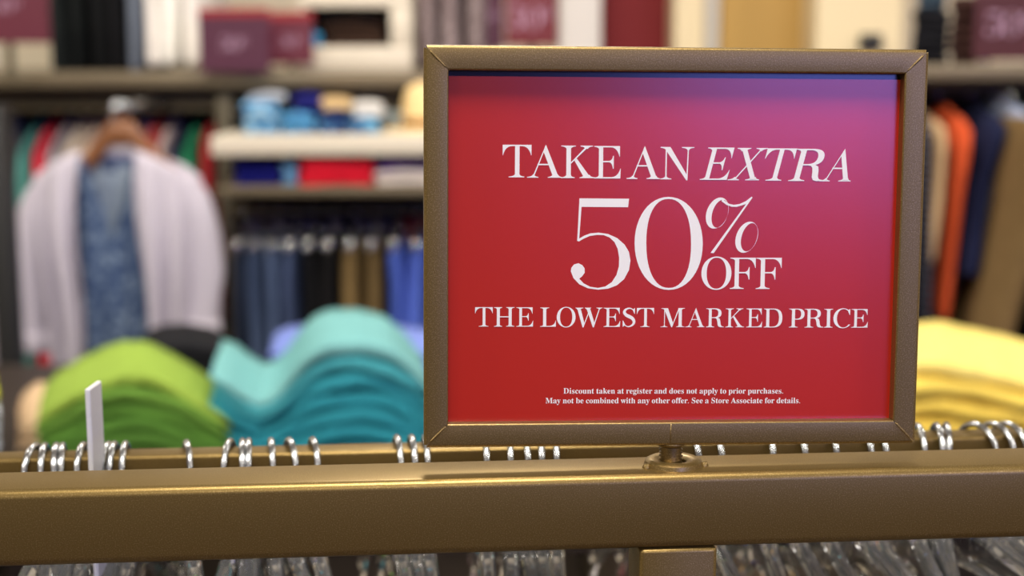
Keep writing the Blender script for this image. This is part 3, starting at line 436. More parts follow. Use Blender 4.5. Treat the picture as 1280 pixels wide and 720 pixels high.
SMALL = {'.':(219,[109,111,67,93,49,51,67,9,109,-9,151,9,169,51,151,93],[1,7,0,2,7,1,2,6,7,3,6,2,3,5,6,4,5,3]),'A':(650,[-13,0,-13,27,14,32,35,45,54,71,73,111,307,694,334,693,572,129,594,83,612,51,633,33,660,27,660,0,341,0,341,27,402,37,422,68,418,88,406,121,376,197,154,197,117,105,114,97,113,88,111,78,111,72,129,38,184,27,190,27,190,0,169,239,360,239,263,475],[5,7,6,5,33,7,33,8,7,5,31,33,32,8,33,5,21,31,21,32,31,21,20,32,20,8,32,5,22,21,19,8,20,19,9,8,18,9,19,4,22,5,4,23,22,4,24,23,17,9,18,4,25,24,17,10,9,4,26,25,4,27,26,3,27,4,16,10,17,16,11,10,2,27,3,2,28,27,15,11,16,15,12,11,1,28,2,0,28,1,0,29,28,0,30,29,14,12,15,14,13,12]),'D':(738,[30,0,30,26,69,32,94,44,106,69,110,111,110,557,105,606,91,635,64,648,22,653,22,678,330,678,488,656,604,590,674,483,697,339,608,85,340,0,331,36,416,55,476,112,510,207,522,341,475,569,332,645,301,641,282,631,274,609,271,573,271,107,274,72,282,51,300,40],[10,12,11,10,13,12,10,25,13,25,14,13,9,25,10,8,25,9,8,26,25,24,14,25,8,27,26,7,27,8,7,28,27,7,29,28,6,29,7,24,15,14,6,30,29,23,15,24,5,30,6,23,16,15,22,16,23,22,17,16,21,17,22,20,17,21,4,30,5,4,31,30,20,18,17,4,32,31,3,32,4,19,18,20,3,33,32,2,33,3,2,19,33,2,18,19,1,18,2,0,18,1]),'M':(944,[21,0,21,26,64,32,92,47,107,74,112,118,112,569,110,598,105,619,95,634,79,644,55,650,22,653,22,678,275,678,472,212,669,678,919,678,919,653,878,645,853,630,839,604,834,563,834,127,836,90,841,64,851,46,866,35,888,29,918,26,918,0,589,0,589,26,621,30,644,37,660,48,670,66,675,90,677,124,677,594,429,0,402,0,157,579,157,119,162,72,178,44,207,31,252,26,252,0],[12,14,13,12,11,14,11,10,14,10,9,14,9,42,14,42,15,14,15,39,16,39,17,16,39,19,17,19,18,17,39,20,19,8,42,9,39,21,20,7,42,8,39,22,21,6,42,7,15,40,39,38,22,39,6,43,42,41,15,42,5,43,6,38,23,22,41,40,15,38,24,23,37,24,38,5,44,43,4,44,5,36,24,37,36,25,24,3,44,4,3,45,44,35,25,36,35,26,25,34,26,35,2,45,3,34,27,26,2,46,45,33,27,34,33,28,27,1,46,2,1,47,46,32,28,33,32,29,28,0,47,1,0,48,47,31,29,32,31,30,29]),'S':(581,[64,-16,64,235,93,235,123,140,166,74,222,35,293,22,344,30,383,54,407,89,415,133,395,192,335,238,242,284,167,329,115,376,84,430,74,494,81,551,100,600,131,639,172,669,220,688,275,694,307,692,342,687,379,679,420,667,428,665,434,664,440,662,446,662,467,670,477,694,505,694,505,475,480,475,462,528,437,573,406,610,370,639,330,656,289,662,243,655,208,635,186,604,178,566,185,530,204,501,236,476,281,451,377,406,431,377,473,347,502,315,521,280,532,242,535,198,527,138,505,86,468,43,418,12,357,-8,286,-15,261,-14,236,-12,211,-7,187,1,164,9,147,14,134,17,126,18,112,16,103,11,97,0,91,-16],[22,24,23,32,34,33,32,35,34,22,25,24,21,25,22,21,26,25,21,27,26,31,35,32,20,42,21,42,27,21,42,28,27,42,29,28,42,30,29,42,31,30,20,43,42,41,31,42,41,40,31,40,39,31,39,38,31,38,35,31,20,44,43,19,44,20,19,45,44,19,46,45,18,46,19,37,35,38,18,47,46,17,47,18,17,48,47,36,35,37,17,49,48,16,49,17,16,50,49,16,51,50,15,51,16,15,52,51,15,53,52,14,53,15,14,54,53,13,54,14,13,55,54,12,55,13,12,56,55,12,57,56,11,57,12,0,2,1,0,3,2,11,58,57,10,58,11,0,4,3,10,59,58,9,59,10,8,59,9,8,60,59,0,73,4,73,72,4,72,5,4,7,60,8,7,61,60,72,71,5,71,6,5,6,61,7,71,61,6,70,61,71,69,61,70,68,61,69,68,62,61,0,74,73,67,62,68,66,62,67,0,75,74,65,62,66,65,63,62,64,63,65]),'a':(512,[379,-15,321,2,298,52,225,3,142,-13,96,-5,60,17,38,51,30,94,46,154,95,203,177,244,296,283,296,359,292,395,278,421,255,435,220,440,171,432,155,408,159,399,169,382,180,363,183,344,178,320,164,301,142,288,115,284,87,289,67,303,53,324,49,352,55,385,73,415,103,439,141,458,188,470,241,474,332,464,392,435,425,385,436,313,436,93,437,72,439,59,444,53,453,51,464,54,477,62,490,41,438,-1,225,50,241,53,259,61,278,75,296,94,296,252,206,206,176,125,188,69],[36,38,37,35,38,36,35,39,38,34,17,35,17,39,35,34,18,17,16,39,17,33,18,34,15,39,16,15,40,39,33,19,18,14,40,15,32,19,33,32,20,19,32,21,20,13,40,14,31,21,32,13,41,40,31,22,21,31,23,22,12,41,13,30,23,31,30,24,23,29,24,30,29,25,24,12,42,41,28,25,29,28,26,25,27,26,28,11,56,12,56,42,12,11,57,56,55,42,56,10,57,11,10,58,57,9,58,10,8,58,9,8,59,58,7,59,8,54,42,55,54,43,42,53,43,54,53,44,43,7,51,59,47,49,48,52,44,53,52,45,44,46,49,47,52,46,45,51,2,52,2,46,52,51,3,2,1,46,2,6,51,7,1,49,46,6,3,51,1,50,49,5,3,6,5,4,3,0,50,1]),'b':(537,[64,-17,64,578,62,617,55,638,39,649,12,654,12,678,206,678,206,415,261,459,329,474,379,467,423,445,459,411,486,365,503,310,509,247,502,175,481,112,447,59,402,19,347,-7,286,-15,220,-1,156,42,79,-17,272,21,317,34,345,73,360,141,365,238,360,318,344,374,316,406,274,417,252,413,231,402,215,383,206,360,206,102,223,41],[5,7,6,5,4,7,4,3,7,3,8,7,2,8,3,1,8,2,0,8,1,9,11,10,9,12,11,8,12,9,8,34,12,34,13,12,8,35,34,33,13,34,0,37,8,37,36,8,36,35,8,33,14,13,32,14,33,0,38,37,31,14,32,31,15,14,0,39,38,30,15,31,30,16,15,30,17,16,29,17,30,29,18,17,28,18,29,28,19,18,0,24,39,24,40,39,27,19,28,27,20,19,0,25,24,23,40,24,23,26,40,26,20,27,23,20,26,23,21,20,22,21,23]),'c':(437,[232,-15,178,-7,129,16,88,53,56,101,36,159,29,223,37,292,60,353,96,403,143,442,198,467,260,475,324,467,373,444,403,409,413,365,409,340,397,321,377,308,352,304,307,321,292,373,292,381,293,389,294,397,294,404,284,433,252,442,188,401,167,279,176,183,204,114,248,71,304,57,356,69,404,107,424,90,339,11],[11,13,12,11,14,13,10,14,11,10,28,14,28,15,14,9,28,10,9,29,28,27,15,28,26,15,27,26,16,15,25,16,26,8,29,9,8,30,29,24,16,25,23,16,24,22,16,23,21,16,22,21,17,16,7,30,8,21,18,17,20,18,21,20,19,18,6,30,7,6,31,30,5,31,6,5,32,31,4,32,5,4,33,32,35,37,36,3,33,4,35,38,37,3,34,33,34,38,35,3,38,34,2,38,3,1,38,2,1,0,38]),'d':(551,[208,-15,159,-7,116,16,79,52,52,99,35,156,29,219,35,291,54,354,83,405,121,443,167,466,217,474,281,460,332,417,332,597,328,623,316,641,295,650,262,654,262,678,475,678,475,112,477,81,484,61,498,48,526,41,526,16,438,8,332,-15,332,58,280,3,255,42,278,47,301,62,320,84,332,113,332,360,324,383,307,402,285,414,259,418,219,407,194,372,180,312,175,228,180,146,193,87,218,53],[19,21,20,19,18,21,18,17,21,17,16,21,16,22,21,15,22,16,14,22,15,11,13,12,10,13,11,10,14,13,9,41,10,41,14,10,9,42,41,40,14,41,40,39,14,39,38,14,38,22,14,9,43,42,8,43,9,37,22,38,8,44,43,36,22,37,7,44,8,7,45,44,6,45,7,6,46,45,5,46,6,4,46,5,4,47,46,35,22,36,35,23,22,3,47,4,3,48,47,34,23,35,34,24,23,33,30,34,30,24,34,30,25,24,33,31,30,29,25,30,3,32,48,2,32,3,29,26,25,32,31,33,2,31,32,29,28,26,28,27,26,1,31,2,1,0,31]),'e':(448,[229,-15,174,-7,126,16,86,52,55,102,36,163,29,234,36,300,56,358,88,406,130,443,179,466,234,474,311,460,371,417,408,349,421,258,421,247,174,247,206,109,297,63,353,79,402,128,424,108,339,16,173,286,300,286,300,320,297,375,288,413,269,435,240,442,190,407,173,303],[11,13,12,10,13,11,10,31,13,31,14,13,9,31,10,9,32,31,30,14,31,29,14,30,29,15,14,28,15,29,9,33,32,8,33,9,27,15,28,7,33,8,27,16,15,26,16,27,7,25,33,6,25,7,6,26,25,6,18,26,18,16,26,18,17,16,6,19,18,5,19,6,4,19,5,21,23,22,4,20,19,21,24,23,3,20,4,20,24,21,3,24,20,2,24,3,2,0,24,1,0,2]),'f':(318,[22,0,22,24,44,27,59,33,68,41,74,52,77,72,78,109,78,412,24,412,24,462,78,462,78,526,90,596,126,649,183,681,259,692,315,685,357,664,383,632,392,595,388,567,375,546,356,533,334,529,310,533,291,544,279,560,275,582,278,603,287,626,289,630,292,635,293,640,294,644,288,656,268,660,243,655,229,640,222,615,220,581,220,462,303,462,303,412,220,412,220,97,224,60,235,38,258,27,297,24,297,0],[15,17,16,15,18,17,14,36,15,36,18,15,36,35,18,35,19,18,14,37,36,34,19,35,14,38,37,13,38,14,33,19,34,32,19,33,13,39,38,31,19,32,31,20,19,30,20,31,29,20,30,13,40,39,28,20,29,12,40,13,28,21,20,27,21,28,12,41,40,27,22,21,26,22,27,26,23,22,25,23,26,25,24,23,11,41,12,9,11,10,9,41,11,9,42,41,9,43,42,8,43,9,7,44,8,44,43,8,7,45,44,6,45,7,6,46,45,5,46,6,5,47,46,4,47,5,3,47,4,3,48,47,2,48,3,2,49,48,1,49,2,0,49,1,0,50,49]),'g':(487,[217,-209,132,-202,71,-181,34,-149,21,-111,41,-68,102,-38,52,-1,35,45,42,80,63,110,99,138,152,164,63,224,33,316,40,360,59,399,90,430,131,454,179,469,234,474,292,469,347,453,472,453,472,399,399,399,425,354,434,303,428,262,411,225,384,195,348,172,305,158,256,153,245,153,234,154,222,155,211,155,187,151,168,141,154,125,150,106,165,81,210,73,261,73,332,70,386,60,425,43,451,19,465,-14,470,-55,454,-119,406,-168,326,-199,234,185,264,193,284,217,294,257,297,314,294,371,284,411,264,434,234,442,204,434,185,411,174,371,170,314,174,257,185,217,204,193,239,-173,354,-154,392,-98,387,-76,371,-62,344,-54,305,-51,144,-51,118,-77,109,-108,117,-133,141,-154,181,-168],[19,21,20,18,21,19,18,22,21,17,22,18,17,62,22,62,23,22,62,24,23,17,63,62,61,24,62,17,64,63,60,24,61,16,64,17,16,65,64,59,25,60,25,24,60,59,26,25,15,65,16,15,66,65,58,26,59,14,66,15,58,27,26,13,66,14,13,67,66,57,27,58,57,28,27,57,29,28,13,68,67,56,29,57,56,30,29,12,68,13,12,69,68,55,30,56,55,31,30,12,54,69,54,31,55,12,31,54,12,32,31,11,38,12,38,37,12,37,32,12,37,36,32,36,33,32,35,33,36,34,33,35,11,39,38,11,40,39,10,40,11,10,41,40,9,41,10,9,42,41,9,43,42,8,43,9,8,44,43,8,45,44,8,46,45,8,47,46,7,47,8,7,48,47,7,49,48,6,49,7,6,50,49,5,77,6,77,76,6,76,50,6,5,78,77,75,50,76,74,50,75,74,51,50,73,51,74,4,78,5,72,51,73,4,79,78,71,51,72,4,80,79,3,80,4,71,52,51,3,81,80,2,81,3,2,82,81,70,52,71,70,53,52,2,70,82,2,53,70,1,53,2,1,0,53]),'h':(567,[27,0,27,24,52,28,67,38,75,56,78,83,78,594,76,621,68,639,53,650,28,655,28,678,220,678,220,397,284,455,362,474,460,434,492,315,492,83,495,56,502,39,517,28,541,24,541,0,301,0,301,24,308,24,340,39,350,83,350,323,348,359,341,384,327,399,302,404,258,391,220,350,220,83,222,56,230,39,244,28,268,24,268,0],[10,12,11,10,9,12,9,8,12,8,13,12,7,13,8,6,13,7,5,13,6,14,16,15,13,16,14,13,33,16,33,32,16,32,17,16,13,34,33,31,17,32,5,35,13,35,34,13,30,17,31,29,17,30,5,36,35,28,17,29,28,18,17,4,36,5,4,37,36,27,18,28,27,19,18,4,38,37,27,20,19,3,38,4,26,20,27,3,39,38,26,21,20,2,39,3,2,40,39,26,22,21,1,40,2,0,40,1,0,41,40,24,26,25,24,22,26,24,23,22]),'i':(295,[27,0,27,24,52,29,68,38,75,55,78,83,78,375,76,406,70,424,55,433,30,437,31,462,221,462,221,83,223,57,230,39,244,29,268,24,268,0,150,539,121,544,97,561,80,585,75,614,80,644,97,668,121,685,150,690,179,685,204,668,220,644,225,614,220,585,203,561,179,544],[26,28,27,25,28,26,25,29,28,24,29,25,24,30,29,23,30,24,23,31,30,22,31,23,22,32,31,21,32,22,21,33,32,20,33,21,20,34,33,19,34,20,10,12,11,10,9,12,9,8,12,8,13,12,7,13,8,6,13,7,5,13,6,4,13,5,4,14,13,4,15,14,3,15,4,3,16,15,2,16,3,2,17,16,1,17,2,0,17,1,0,18,17]),'k':(534,[26,0,26,24,52,29,68,39,75,56,78,83,78,592,76,621,70,640,56,649,30,654,31,678,220,678,220,251,338,369,357,393,363,414,350,431,311,437,306,437,306,462,514,462,514,437,459,423,409,387,331,311,515,51,536,31,560,24,560,0,314,0,314,24,323,24,348,30,356,47,353,59,345,73,242,219,220,200,220,83,222,57,230,39,244,29,268,24,268,0],[10,12,11,10,9,12,9,8,12,8,13,12,7,13,8,6,13,7,5,13,6,19,21,20,19,22,21,18,22,19,17,22,18,17,23,22,16,23,17,16,24,23,15,24,16,14,24,15,14,25,24,13,25,14,13,26,25,5,37,13,37,26,13,5,38,37,36,26,37,5,39,38,4,39,5,4,40,39,35,26,36,34,26,35,4,41,40,3,41,4,34,27,26,33,27,34,3,42,41,2,42,3,33,28,27,32,28,33,2,43,42,1,43,2,0,43,1,0,44,43,30,32,31,30,28,32,30,29,28]),'l':(297,[27,0,27,24,52,29,68,38,75,55,78,83,78,592,76,620,70,639,56,650,30,654,30,678,221,678,221,83,223,57,230,39,244,29,268,24,268,0],[10,12,11,10,9,12,9,8,12,8,7,12,7,13,12,6,13,7,5,13,6,4,13,5,4,14,13,4,15,14,3,15,4,3,16,15,2,16,3,2,17,16,1,17,2,0,17,1,0,18,17]),'m':(825,[27,0,27,24,52,28,67,38,75,56,78,83,78,377,76,404,68,423,53,434,28,438,28,462,218,462,218,394,280,454,353,474,435,453,477,389,542,453,622,474,718,434,750,315,750,83,752,56,760,39,774,28,798,24,798,0,562,0,562,24,586,28,600,39,608,57,610,83,610,323,608,359,601,384,587,399,562,404,520,391,483,353,483,83,485,57,493,39,507,28,530,24,530,0,297,0,297,24,321,28,335,39,343,57,345,83,345,323,343,358,336,384,322,399,297,404,254,391,218,350,218,83,220,57,227,40,241,29,264,24,264,0],[14,16,15,18,20,19,10,12,11,10,9,12,9,13,12,13,16,14,13,57,16,57,17,16,17,20,18,17,38,20,38,37,20,37,21,20,8,13,9,7,13,8,13,58,57,56,17,57,17,39,38,6,13,7,36,21,37,55,17,56,6,58,13,17,40,39,6,59,58,55,40,17,35,21,36,54,40,55,5,59,6,34,21,35,53,40,54,53,41,40,5,60,59,52,41,53,33,21,34,33,22,21,4,60,5,4,61,60,51,41,52,51,42,41,32,22,33,32,23,22,4,62,61,51,43,42,50,43,51,31,23,32,31,24,23,3,62,4,3,63,62,49,43,50,49,44,43,30,24,31,30,25,24,2,63,3,2,64,63,48,44,49,48,45,44,29,25,30,29,26,25,1,64,2,0,64,1,0,65,64,47,45,48,47,46,45,28,26,29,28,27,26]),'n':(567,[27,0,27,24,52,28,67,38,75,56,78,83,78,377,76,404,68,423,53,434,28,438,28,462,220,462,220,398,283,455,362,474,460,434,492,315,492,83,495,56,502,39,517,28,541,24,541,0,301,0,301,24,308,24,340,39,350,83,350,323,348,359,341,384,327,399,302,404,258,391,220,350,220,83,222,56,230,39,244,28,268,24,268,0],[14,16,15,10,12,11,10,9,12,9,13,12,13,16,14,13,33,16,33,32,16,32,17,16,8,13,9,7,13,8,13,34,33,6,13,7,31,17,32,6,34,13,6,35,34,30,17,31,5,35,6,29,17,30,5,36,35,28,17,29,28,18,17,4,36,5,4,37,36,27,18,28,27,19,18,4,38,37,27,20,19,3,38,4,26,20,27,3,39,38,26,21,20,2,39,3,2,40,39,26,22,21,1,40,2,0,40,1,0,41,40,24,26,25,24,22,26,24,23,22]),'o':(501,[251,-15,189,-7,135,17,90,55,56,105,35,163,28,229,35,296,56,356,90,405,135,443,189,466,250,474,311,466,365,443,410,406,444,357,465,298,472,229,465,161,444,102,410,53,366,16,312,-7,251,17,287,27,311,58,319,84,324,121,326,170,327,229,323,339,309,403,286,435,251,445,214,435,191,403,178,338,174,230,175,170,178,122,183,84,191,58,215,27],[11,13,12,11,14,13,10,34,11,34,14,11,10,35,34,33,14,34,33,15,14,9,35,10,9,36,35,32,15,33,32,16,15,8,36,9,8,37,36,31,16,32,31,17,16,7,37,8,30,17,31,7,38,37,30,18,17,6,38,7,6,39,38,5,39,6,29,18,30,29,19,18,5,40,39,28,19,29,4,40,5,28,20,19,4,41,40,27,20,28,3,41,4,27,21,20,3,42,41,26,21,27,3,43,42,25,21,26,2,43,3,25,22,21,2,24,43,24,22,25,1,24,2,1,22,24,1,23,22,0,23,1]),'p':(553,[26,-207,26,-184,46,-181,60,-175,69,-164,75,-150,77,-129,78,-95,78,362,76,400,69,422,55,433,29,439,29,462,213,462,213,391,268,454,343,475,393,467,436,444,472,407,499,360,515,302,521,238,515,169,498,108,470,56,434,18,389,-7,338,-15,272,1,220,48,220,-86,222,-121,226,-147,235,-165,249,-175,268,-181,294,-183,294,-207,291,42,330,54,356,88,371,148,376,230,372,310,359,369,335,403,296,414,254,398,220,350,220,102,249,57],[16,18,17,16,19,18,12,14,13,12,11,14,11,15,14,15,48,16,48,19,16,48,20,19,10,15,11,9,15,10,15,49,48,47,20,48,47,21,20,46,21,47,8,15,9,15,50,49,8,50,15,45,21,46,7,50,8,45,22,21,7,51,50,44,22,45,44,23,22,44,24,23,43,24,44,43,25,24,42,25,43,42,26,25,7,31,51,31,52,51,41,26,42,31,40,52,41,27,26,40,27,41,7,32,31,30,40,31,30,27,40,30,28,27,29,28,30,7,33,32,6,33,7,6,34,33,5,34,6,5,35,34,4,35,5,3,35,4,3,36,35,2,36,3,2,37,36,2,38,37,1,38,2,1,39,38,0,39,1]),'r':(428,[27,0,27,24,52,29,68,38,75,55,78,83,78,375,76,406,69,425,55,433,30,437,31,462,217,462,217,375,245,417,279,449,313,468,347,474,384,469,410,453,426,428,431,396,427,370,414,349,394,336,369,331,346,334,331,344,319,357,308,372,296,383,281,387,261,380,241,360,227,327,222,286,222,83,226,55,237,38,258,28,294,24,294,0],[16,18,17,16,19,18,15,19,16,10,12,11,10,9,12,9,13,12,15,20,19,14,20,15,8,13,9,14,21,20,7,13,8,13,31,14,31,21,14,6,13,7,31,22,21,13,32,31,30,22,31,29,22,30,13,33,32,5,13,6,5,33,13,28,22,29,28,23,22,5,34,33,27,23,28,27,24,23,26,24,27,26,25,24,5,35,34,5,36,35,4,36,5,4,37,36,3,37,4,3,38,37,2,38,3,2,39,38,1,39,2,1,40,39,0,40,1,0,41,40]),'s':(429,[225,-15,181,-9,129,9,120,12,109,13,89,7,76,-13,53,-13,53,157,79,157,98,101,129,58,167,31,209,22,242,26,266,40,281,60,286,87,273,125,232,156,159,193,114,221,81,252,62,288,55,328,65,386,97,433,146,465,210,475,227,474,247,471,270,465,296,458,301,457,307,456,312,454,317,454,332,459,343,475,363,475,363,330,340,330,320,378,293,413,259,434,222,441,194,437,173,426,160,408,156,386,160,364,172,346,191,330,218,315,285,282,329,255,360,226,377,189,383,141,372,77,340,27,289,-5],[27,29,28,37,39,38,37,40,39,27,30,29,27,31,30,27,32,31,26,32,27,36,40,37,26,33,32,26,34,33,26,35,34,26,36,35,26,45,36,45,44,36,44,43,36,43,40,36,26,46,45,26,47,46,25,47,26,25,48,47,42,40,43,25,49,48,25,50,49,24,50,25,41,40,42,24,51,50,24,52,51,24,53,52,23,53,24,23,54,53,22,54,23,22,55,54,22,56,55,21,56,22,21,57,56,20,57,21,19,57,20,19,58,57,7,9,8,7,10,9,18,58,19,18,59,58,17,59,18,7,11,10,16,59,17,16,60,59,15,60,16,7,5,11,5,4,11,4,12,11,14,60,15,4,13,12,14,61,60,13,61,14,4,3,13,3,61,13,2,61,3,1,61,2,7,6,5,1,0,61]),'t':(340,[184,-14,133,-7,98,16,79,53,72,106,72,415,30,415,30,446,85,500,131,550,167,593,192,631,215,631,215,462,309,462,309,415,215,415,215,122,217,95,223,76,233,64,250,60,282,73,307,111,331,98,271,14],[10,12,11,10,13,12,9,13,10,8,13,9,7,13,8,7,14,13,7,15,14,6,15,7,5,15,6,4,16,5,16,15,5,4,17,16,4,18,17,22,24,23,3,18,4,22,25,24,3,19,18,3,20,19,21,25,22,3,21,20,3,25,21,2,25,3,1,25,2,1,0,25]),'u':(558,[195,-15,136,-5,97,26,75,75,68,144,68,369,66,399,59,421,43,433,17,438,17,462,211,462,211,110,214,87,225,69,241,57,263,53,305,64,340,98,340,369,337,401,329,422,312,434,282,438,282,462,482,462,482,104,485,76,493,58,509,49,536,44,536,19,446,11,340,-15,340,60,312,29,277,5,238,-10],[9,11,10,9,8,11,8,7,11,7,12,11,23,25,24,23,22,25,22,21,25,21,26,25,20,26,21,6,12,7,19,26,20,5,12,6,4,12,5,18,26,19,3,12,4,3,13,12,18,27,26,17,27,18,3,14,13,17,28,27,2,14,3,2,15,14,16,34,17,34,28,17,16,35,34,33,28,34,33,29,28,2,16,15,2,35,16,33,30,29,33,32,30,32,31,30,2,36,35,1,36,2,1,37,36,0,37,1]),'w':(647,[182,-15,25,394,18,411,9,424,-2,432,-16,437,-16,462,206,462,206,437,189,435,178,431,172,423,170,411,171,404,172,396,175,386,178,376,248,189,314,350,299,396,291,417,282,430,270,436,250,439,250,462,481,462,481,437,450,430,440,411,440,406,441,401,442,395,443,390,500,210,569,381,574,397,576,410,573,422,566,430,551,435,530,439,530,462,663,462,663,439,645,435,633,424,623,406,613,384,453,-15,430,-15,332,293,208,-15],[5,7,6,5,8,7,23,25,24,23,26,25,40,42,41,40,43,42,22,26,23,39,43,40,39,44,43,4,8,5,4,9,8,22,27,26,21,27,22,38,44,39,4,10,9,38,45,44,3,10,4,3,11,10,37,45,38,20,27,21,20,28,27,2,11,3,37,46,45,2,12,11,36,46,37,19,28,20,2,13,12,19,29,28,1,13,2,35,46,36,19,30,29,35,47,46,1,14,13,19,31,30,34,47,35,18,31,19,1,15,14,18,32,31,0,15,1,18,33,32,0,16,15,34,48,47,33,48,34,0,17,16,17,50,18,50,33,18,17,51,50,49,33,50,49,48,33,0,51,17]),'y':(447,[78,-209,43,-203,15,-186,-4,-159,-10,-125,-6,-101,7,-79,27,-64,53,-59,77,-63,95,-73,107,-91,111,-113,111,-117,111,-121,110,-125,110,-130,115,-143,128,-147,147,-138,170,-110,182,-90,193,-66,201,-39,209,-7,54,373,45,394,37,410,29,421,23,428,12,435,-5,437,-7,437,-7,462,241,462,241,437,217,435,202,431,194,423,191,409,192,404,193,397,195,390,198,382,276,177,343,359,348,374,352,387,353,398,354,408,351,422,342,431,325,436,302,437,302,462,446,462,446,437,427,432,413,418,400,394,386,361,241,-36,216,-97,193,-143,168,-174,142,-195,113,-205],[32,34,33,32,35,34,53,55,54,53,56,55,31,35,32,30,35,31,30,36,35,52,56,53,52,57,56,51,57,52,30,37,36,29,37,30,51,58,57,29,38,37,50,58,51,28,38,29,28,39,38,49,58,50,27,39,28,49,59,58,26,39,27,26,40,39,48,59,49,26,41,40,47,59,48,26,42,41,47,60,59,25,42,26,25,43,42,46,60,47,25,44,43,45,60,46,24,44,25,45,61,60,44,61,45,24,61,44,23,61,24,23,62,61,22,62,23,7,9,8,7,10,9,6,10,7,21,62,22,6,11,10,5,11,6,20,62,21,5,12,11,20,63,62,4,12,5,19,63,20,4,13,12,4,14,13,4,15,14,3,15,4,3,16,15,3,17,16,18,63,19,18,64,63,3,18,17,3,64,18,2,64,3,2,65,64,1,65,2,1,66,65,0,66,1])}
bm = bmesh.new(); add_line(bm, L1); obj('lettering', bm, INK, poster)
bm = bmesh.new()
add_poly(bm, FLAG, [], on_card); LAYER[0] += 1; add_poly(bm, FIVE, [], on_card); LAYER[0] += 1
add_poly(bm, ZO, [ZI], on_card); LAYER[0] += 1; add_poly(bm, P1O, [P1I], on_card); LAYER[0] += 1
add_poly(bm, P2O, [P2I], on_card); LAYER[0] += 1; add_poly(bm, SW, [], on_card)
obj('lettering', bm, INK, poster)
bm = bmesh.new(); add_line(bm, OFF); obj('lettering', bm, INK, poster)
bm = bmesh.new(); add_line(bm, L3); obj('lettering', bm, INK, poster)
def small_line(bm, text, x0, y0, x1, y1, cap):
    total = sum(SMALL[c][0] if c != ' ' else 250 for c in text); sx = (x1 - x0) / total; sy = cap / 676
    x = x0
    for c in text:
        if c == ' ': x += 250 * sx; continue
        adv, V, T = SMALL[c]; t = (x - x0) / (x1 - x0); b = y0 + (y1 - y0) * t
        vv = [bm.verts.new(on_card(x + V[2 * i] * sx, b + V[2 * i + 1] * sy)) for i in range(len(V) // 2)]
        for i in range(0, len(T), 3):
            try: bm.faces.new((vv[T[i]], vv[T[i + 1]], vv[T[i + 2]]))
            except ValueError: pass
        x += adv * sx
bm = bmesh.new()
small_line(bm, 'Discount taken at register and does not apply to prior purchases.', -43.18, 21.49, 43.41, 20.91, 2.15)
small_line(bm, 'May not be combined with any other offer. See a Store Associate for details.', -50.12, 17.73, 50.28, 17.02, 2.15)
obj('lettering', bm, INK, poster)

# ------------------------------------------------------------------ hangers on the hang rail
HY = HRY + HRD / 2
def hook_bm():
    bm = bmesh.new(); R = 0.0148; zc = -0.0163 - R - HRZ     # relative to the rail top
    pts = [(0, R, zc - 0.012), (0, R, zc - 0.004)]
    pts += [(0, R * math.cos(a), zc + R * math.sin(a)) for a in [PI * i / 14 for i in range(15)]]
    pts += [(0, -R, zc - 0.008), (0, -R, zc - 0.017), (0, -R * 0.86, zc - 0.024), (0, -R * 0.45, zc - 0.029), (0, -0.001, zc - 0.034), (0, 0, zc - 0.040), (0, 0, zc - 0.050)]
    add_tube(bm, pts, 0.0015, 10)
    return bm
def clear_body_bm():
    """moulded hanger arms: a flat shoulder outline with a rounded crown, thick in x"""
    top = [(-0.205, -0.125), (-0.17, -0.098), (-0.11, -0.074), (-0.055, -0.0575), (-0.022, -0.0505), (-0.008, -0.047), (0.008, -0.047), (0.022, -0.0505), (0.055, -0.0575), (0.11, -0.074), (0.17, -0.098), (0.205, -0.125)]
    bm = bmesh.new(); rings = []
    for y, z in [(v.x, v.y) for v in smoothpoly([(a, b, 0) for a, b in top], 4)]:
        h = 0.016 if abs(y) > 0.03 else 0.022
        hw = 0.0038 - 0.0010 * abs(y) / 0.2
        sec = [(-hw * .55, 0), (-hw, -0.0022), (-hw, -0.0055), (-hw * .35, -0.0072), (-hw * .35, -h + 0.004), (-hw * .8, -h + 0.002), (-hw * .6, -h), (hw * .6, -h), (hw * .8, -h + 0.002), (hw * .35, -h + 0.004), (hw * .35, -0.0072), (hw, -0.0055), (hw, -0.0022), (hw * .55, 0)]
        rings.append([(a, y, z + b) for a, b in sec])
    add_loft(bm, rings)
    return bm
ORD = ['first', 'second', 'third', 'fourth', 'fifth', 'sixth', 'seventh', 'eighth', 'ninth', 'tenth', 'eleventh', 'twelfth', 'thirteenth', 'fourteenth', 'fifteenth', 'sixteenth', 'seventeenth', 'eighteenth', 'nineteenth', 'twentieth']
VIS = [(-0.1663, -0.1692), (-0.1616, -0.1594), (-0.1563, -0.1531), (-0.1534, -0.1496), (-0.1444, -0.1446), (-0.1332, -0.1344), (-0.1303, -0.1298), (-0.1252, -0.1238), (-0.0969, -0.0911), (-0.0779, -0.08), (-0.0717, -0.0696), (-0.0688, -0.0668), (-0.0585, -0.0553), (-0.0497, -0.0434), (-0.039, -0.034), (-0.0001, 0.0027), (0.0066, 0.0089)]
HID = [0.0129, 0.041, 0.0525, 0.0595, 0.0665, 0.074, 0.1385, 0.1499, 0.176, 0.190, 0.2052, 0.2206, 0.2283]
VISR = [(0.2491, 0.2483), (0.2586, 0.2572), (0.2632, 0.2588), (0.2783, 0.2805), (0.2874, 0.2851), (0.2943, 0.2933)]
proto = thing('clothes_hanger', 'x', 'hanger')
obj('hook', hook_bm(), CHROME, proto, 'all'); obj('hanger_arms', clear_body_bm(), CLEAR, proto, True)
first = [True]
def place_hanger(x, tw, label, group, tilt=0.0):
    o = proto if first[0] else dup(proto)
    first[0] = False
    o['label'] = label; o['group'] = group
    o.matrix_world = RACK_M @ Matrix.Translation((x, HY, HRZ)) @ Matrix.Rotation(tw, 4, 'Z') @ Matrix.Rotation(tilt, 4, 'Y')
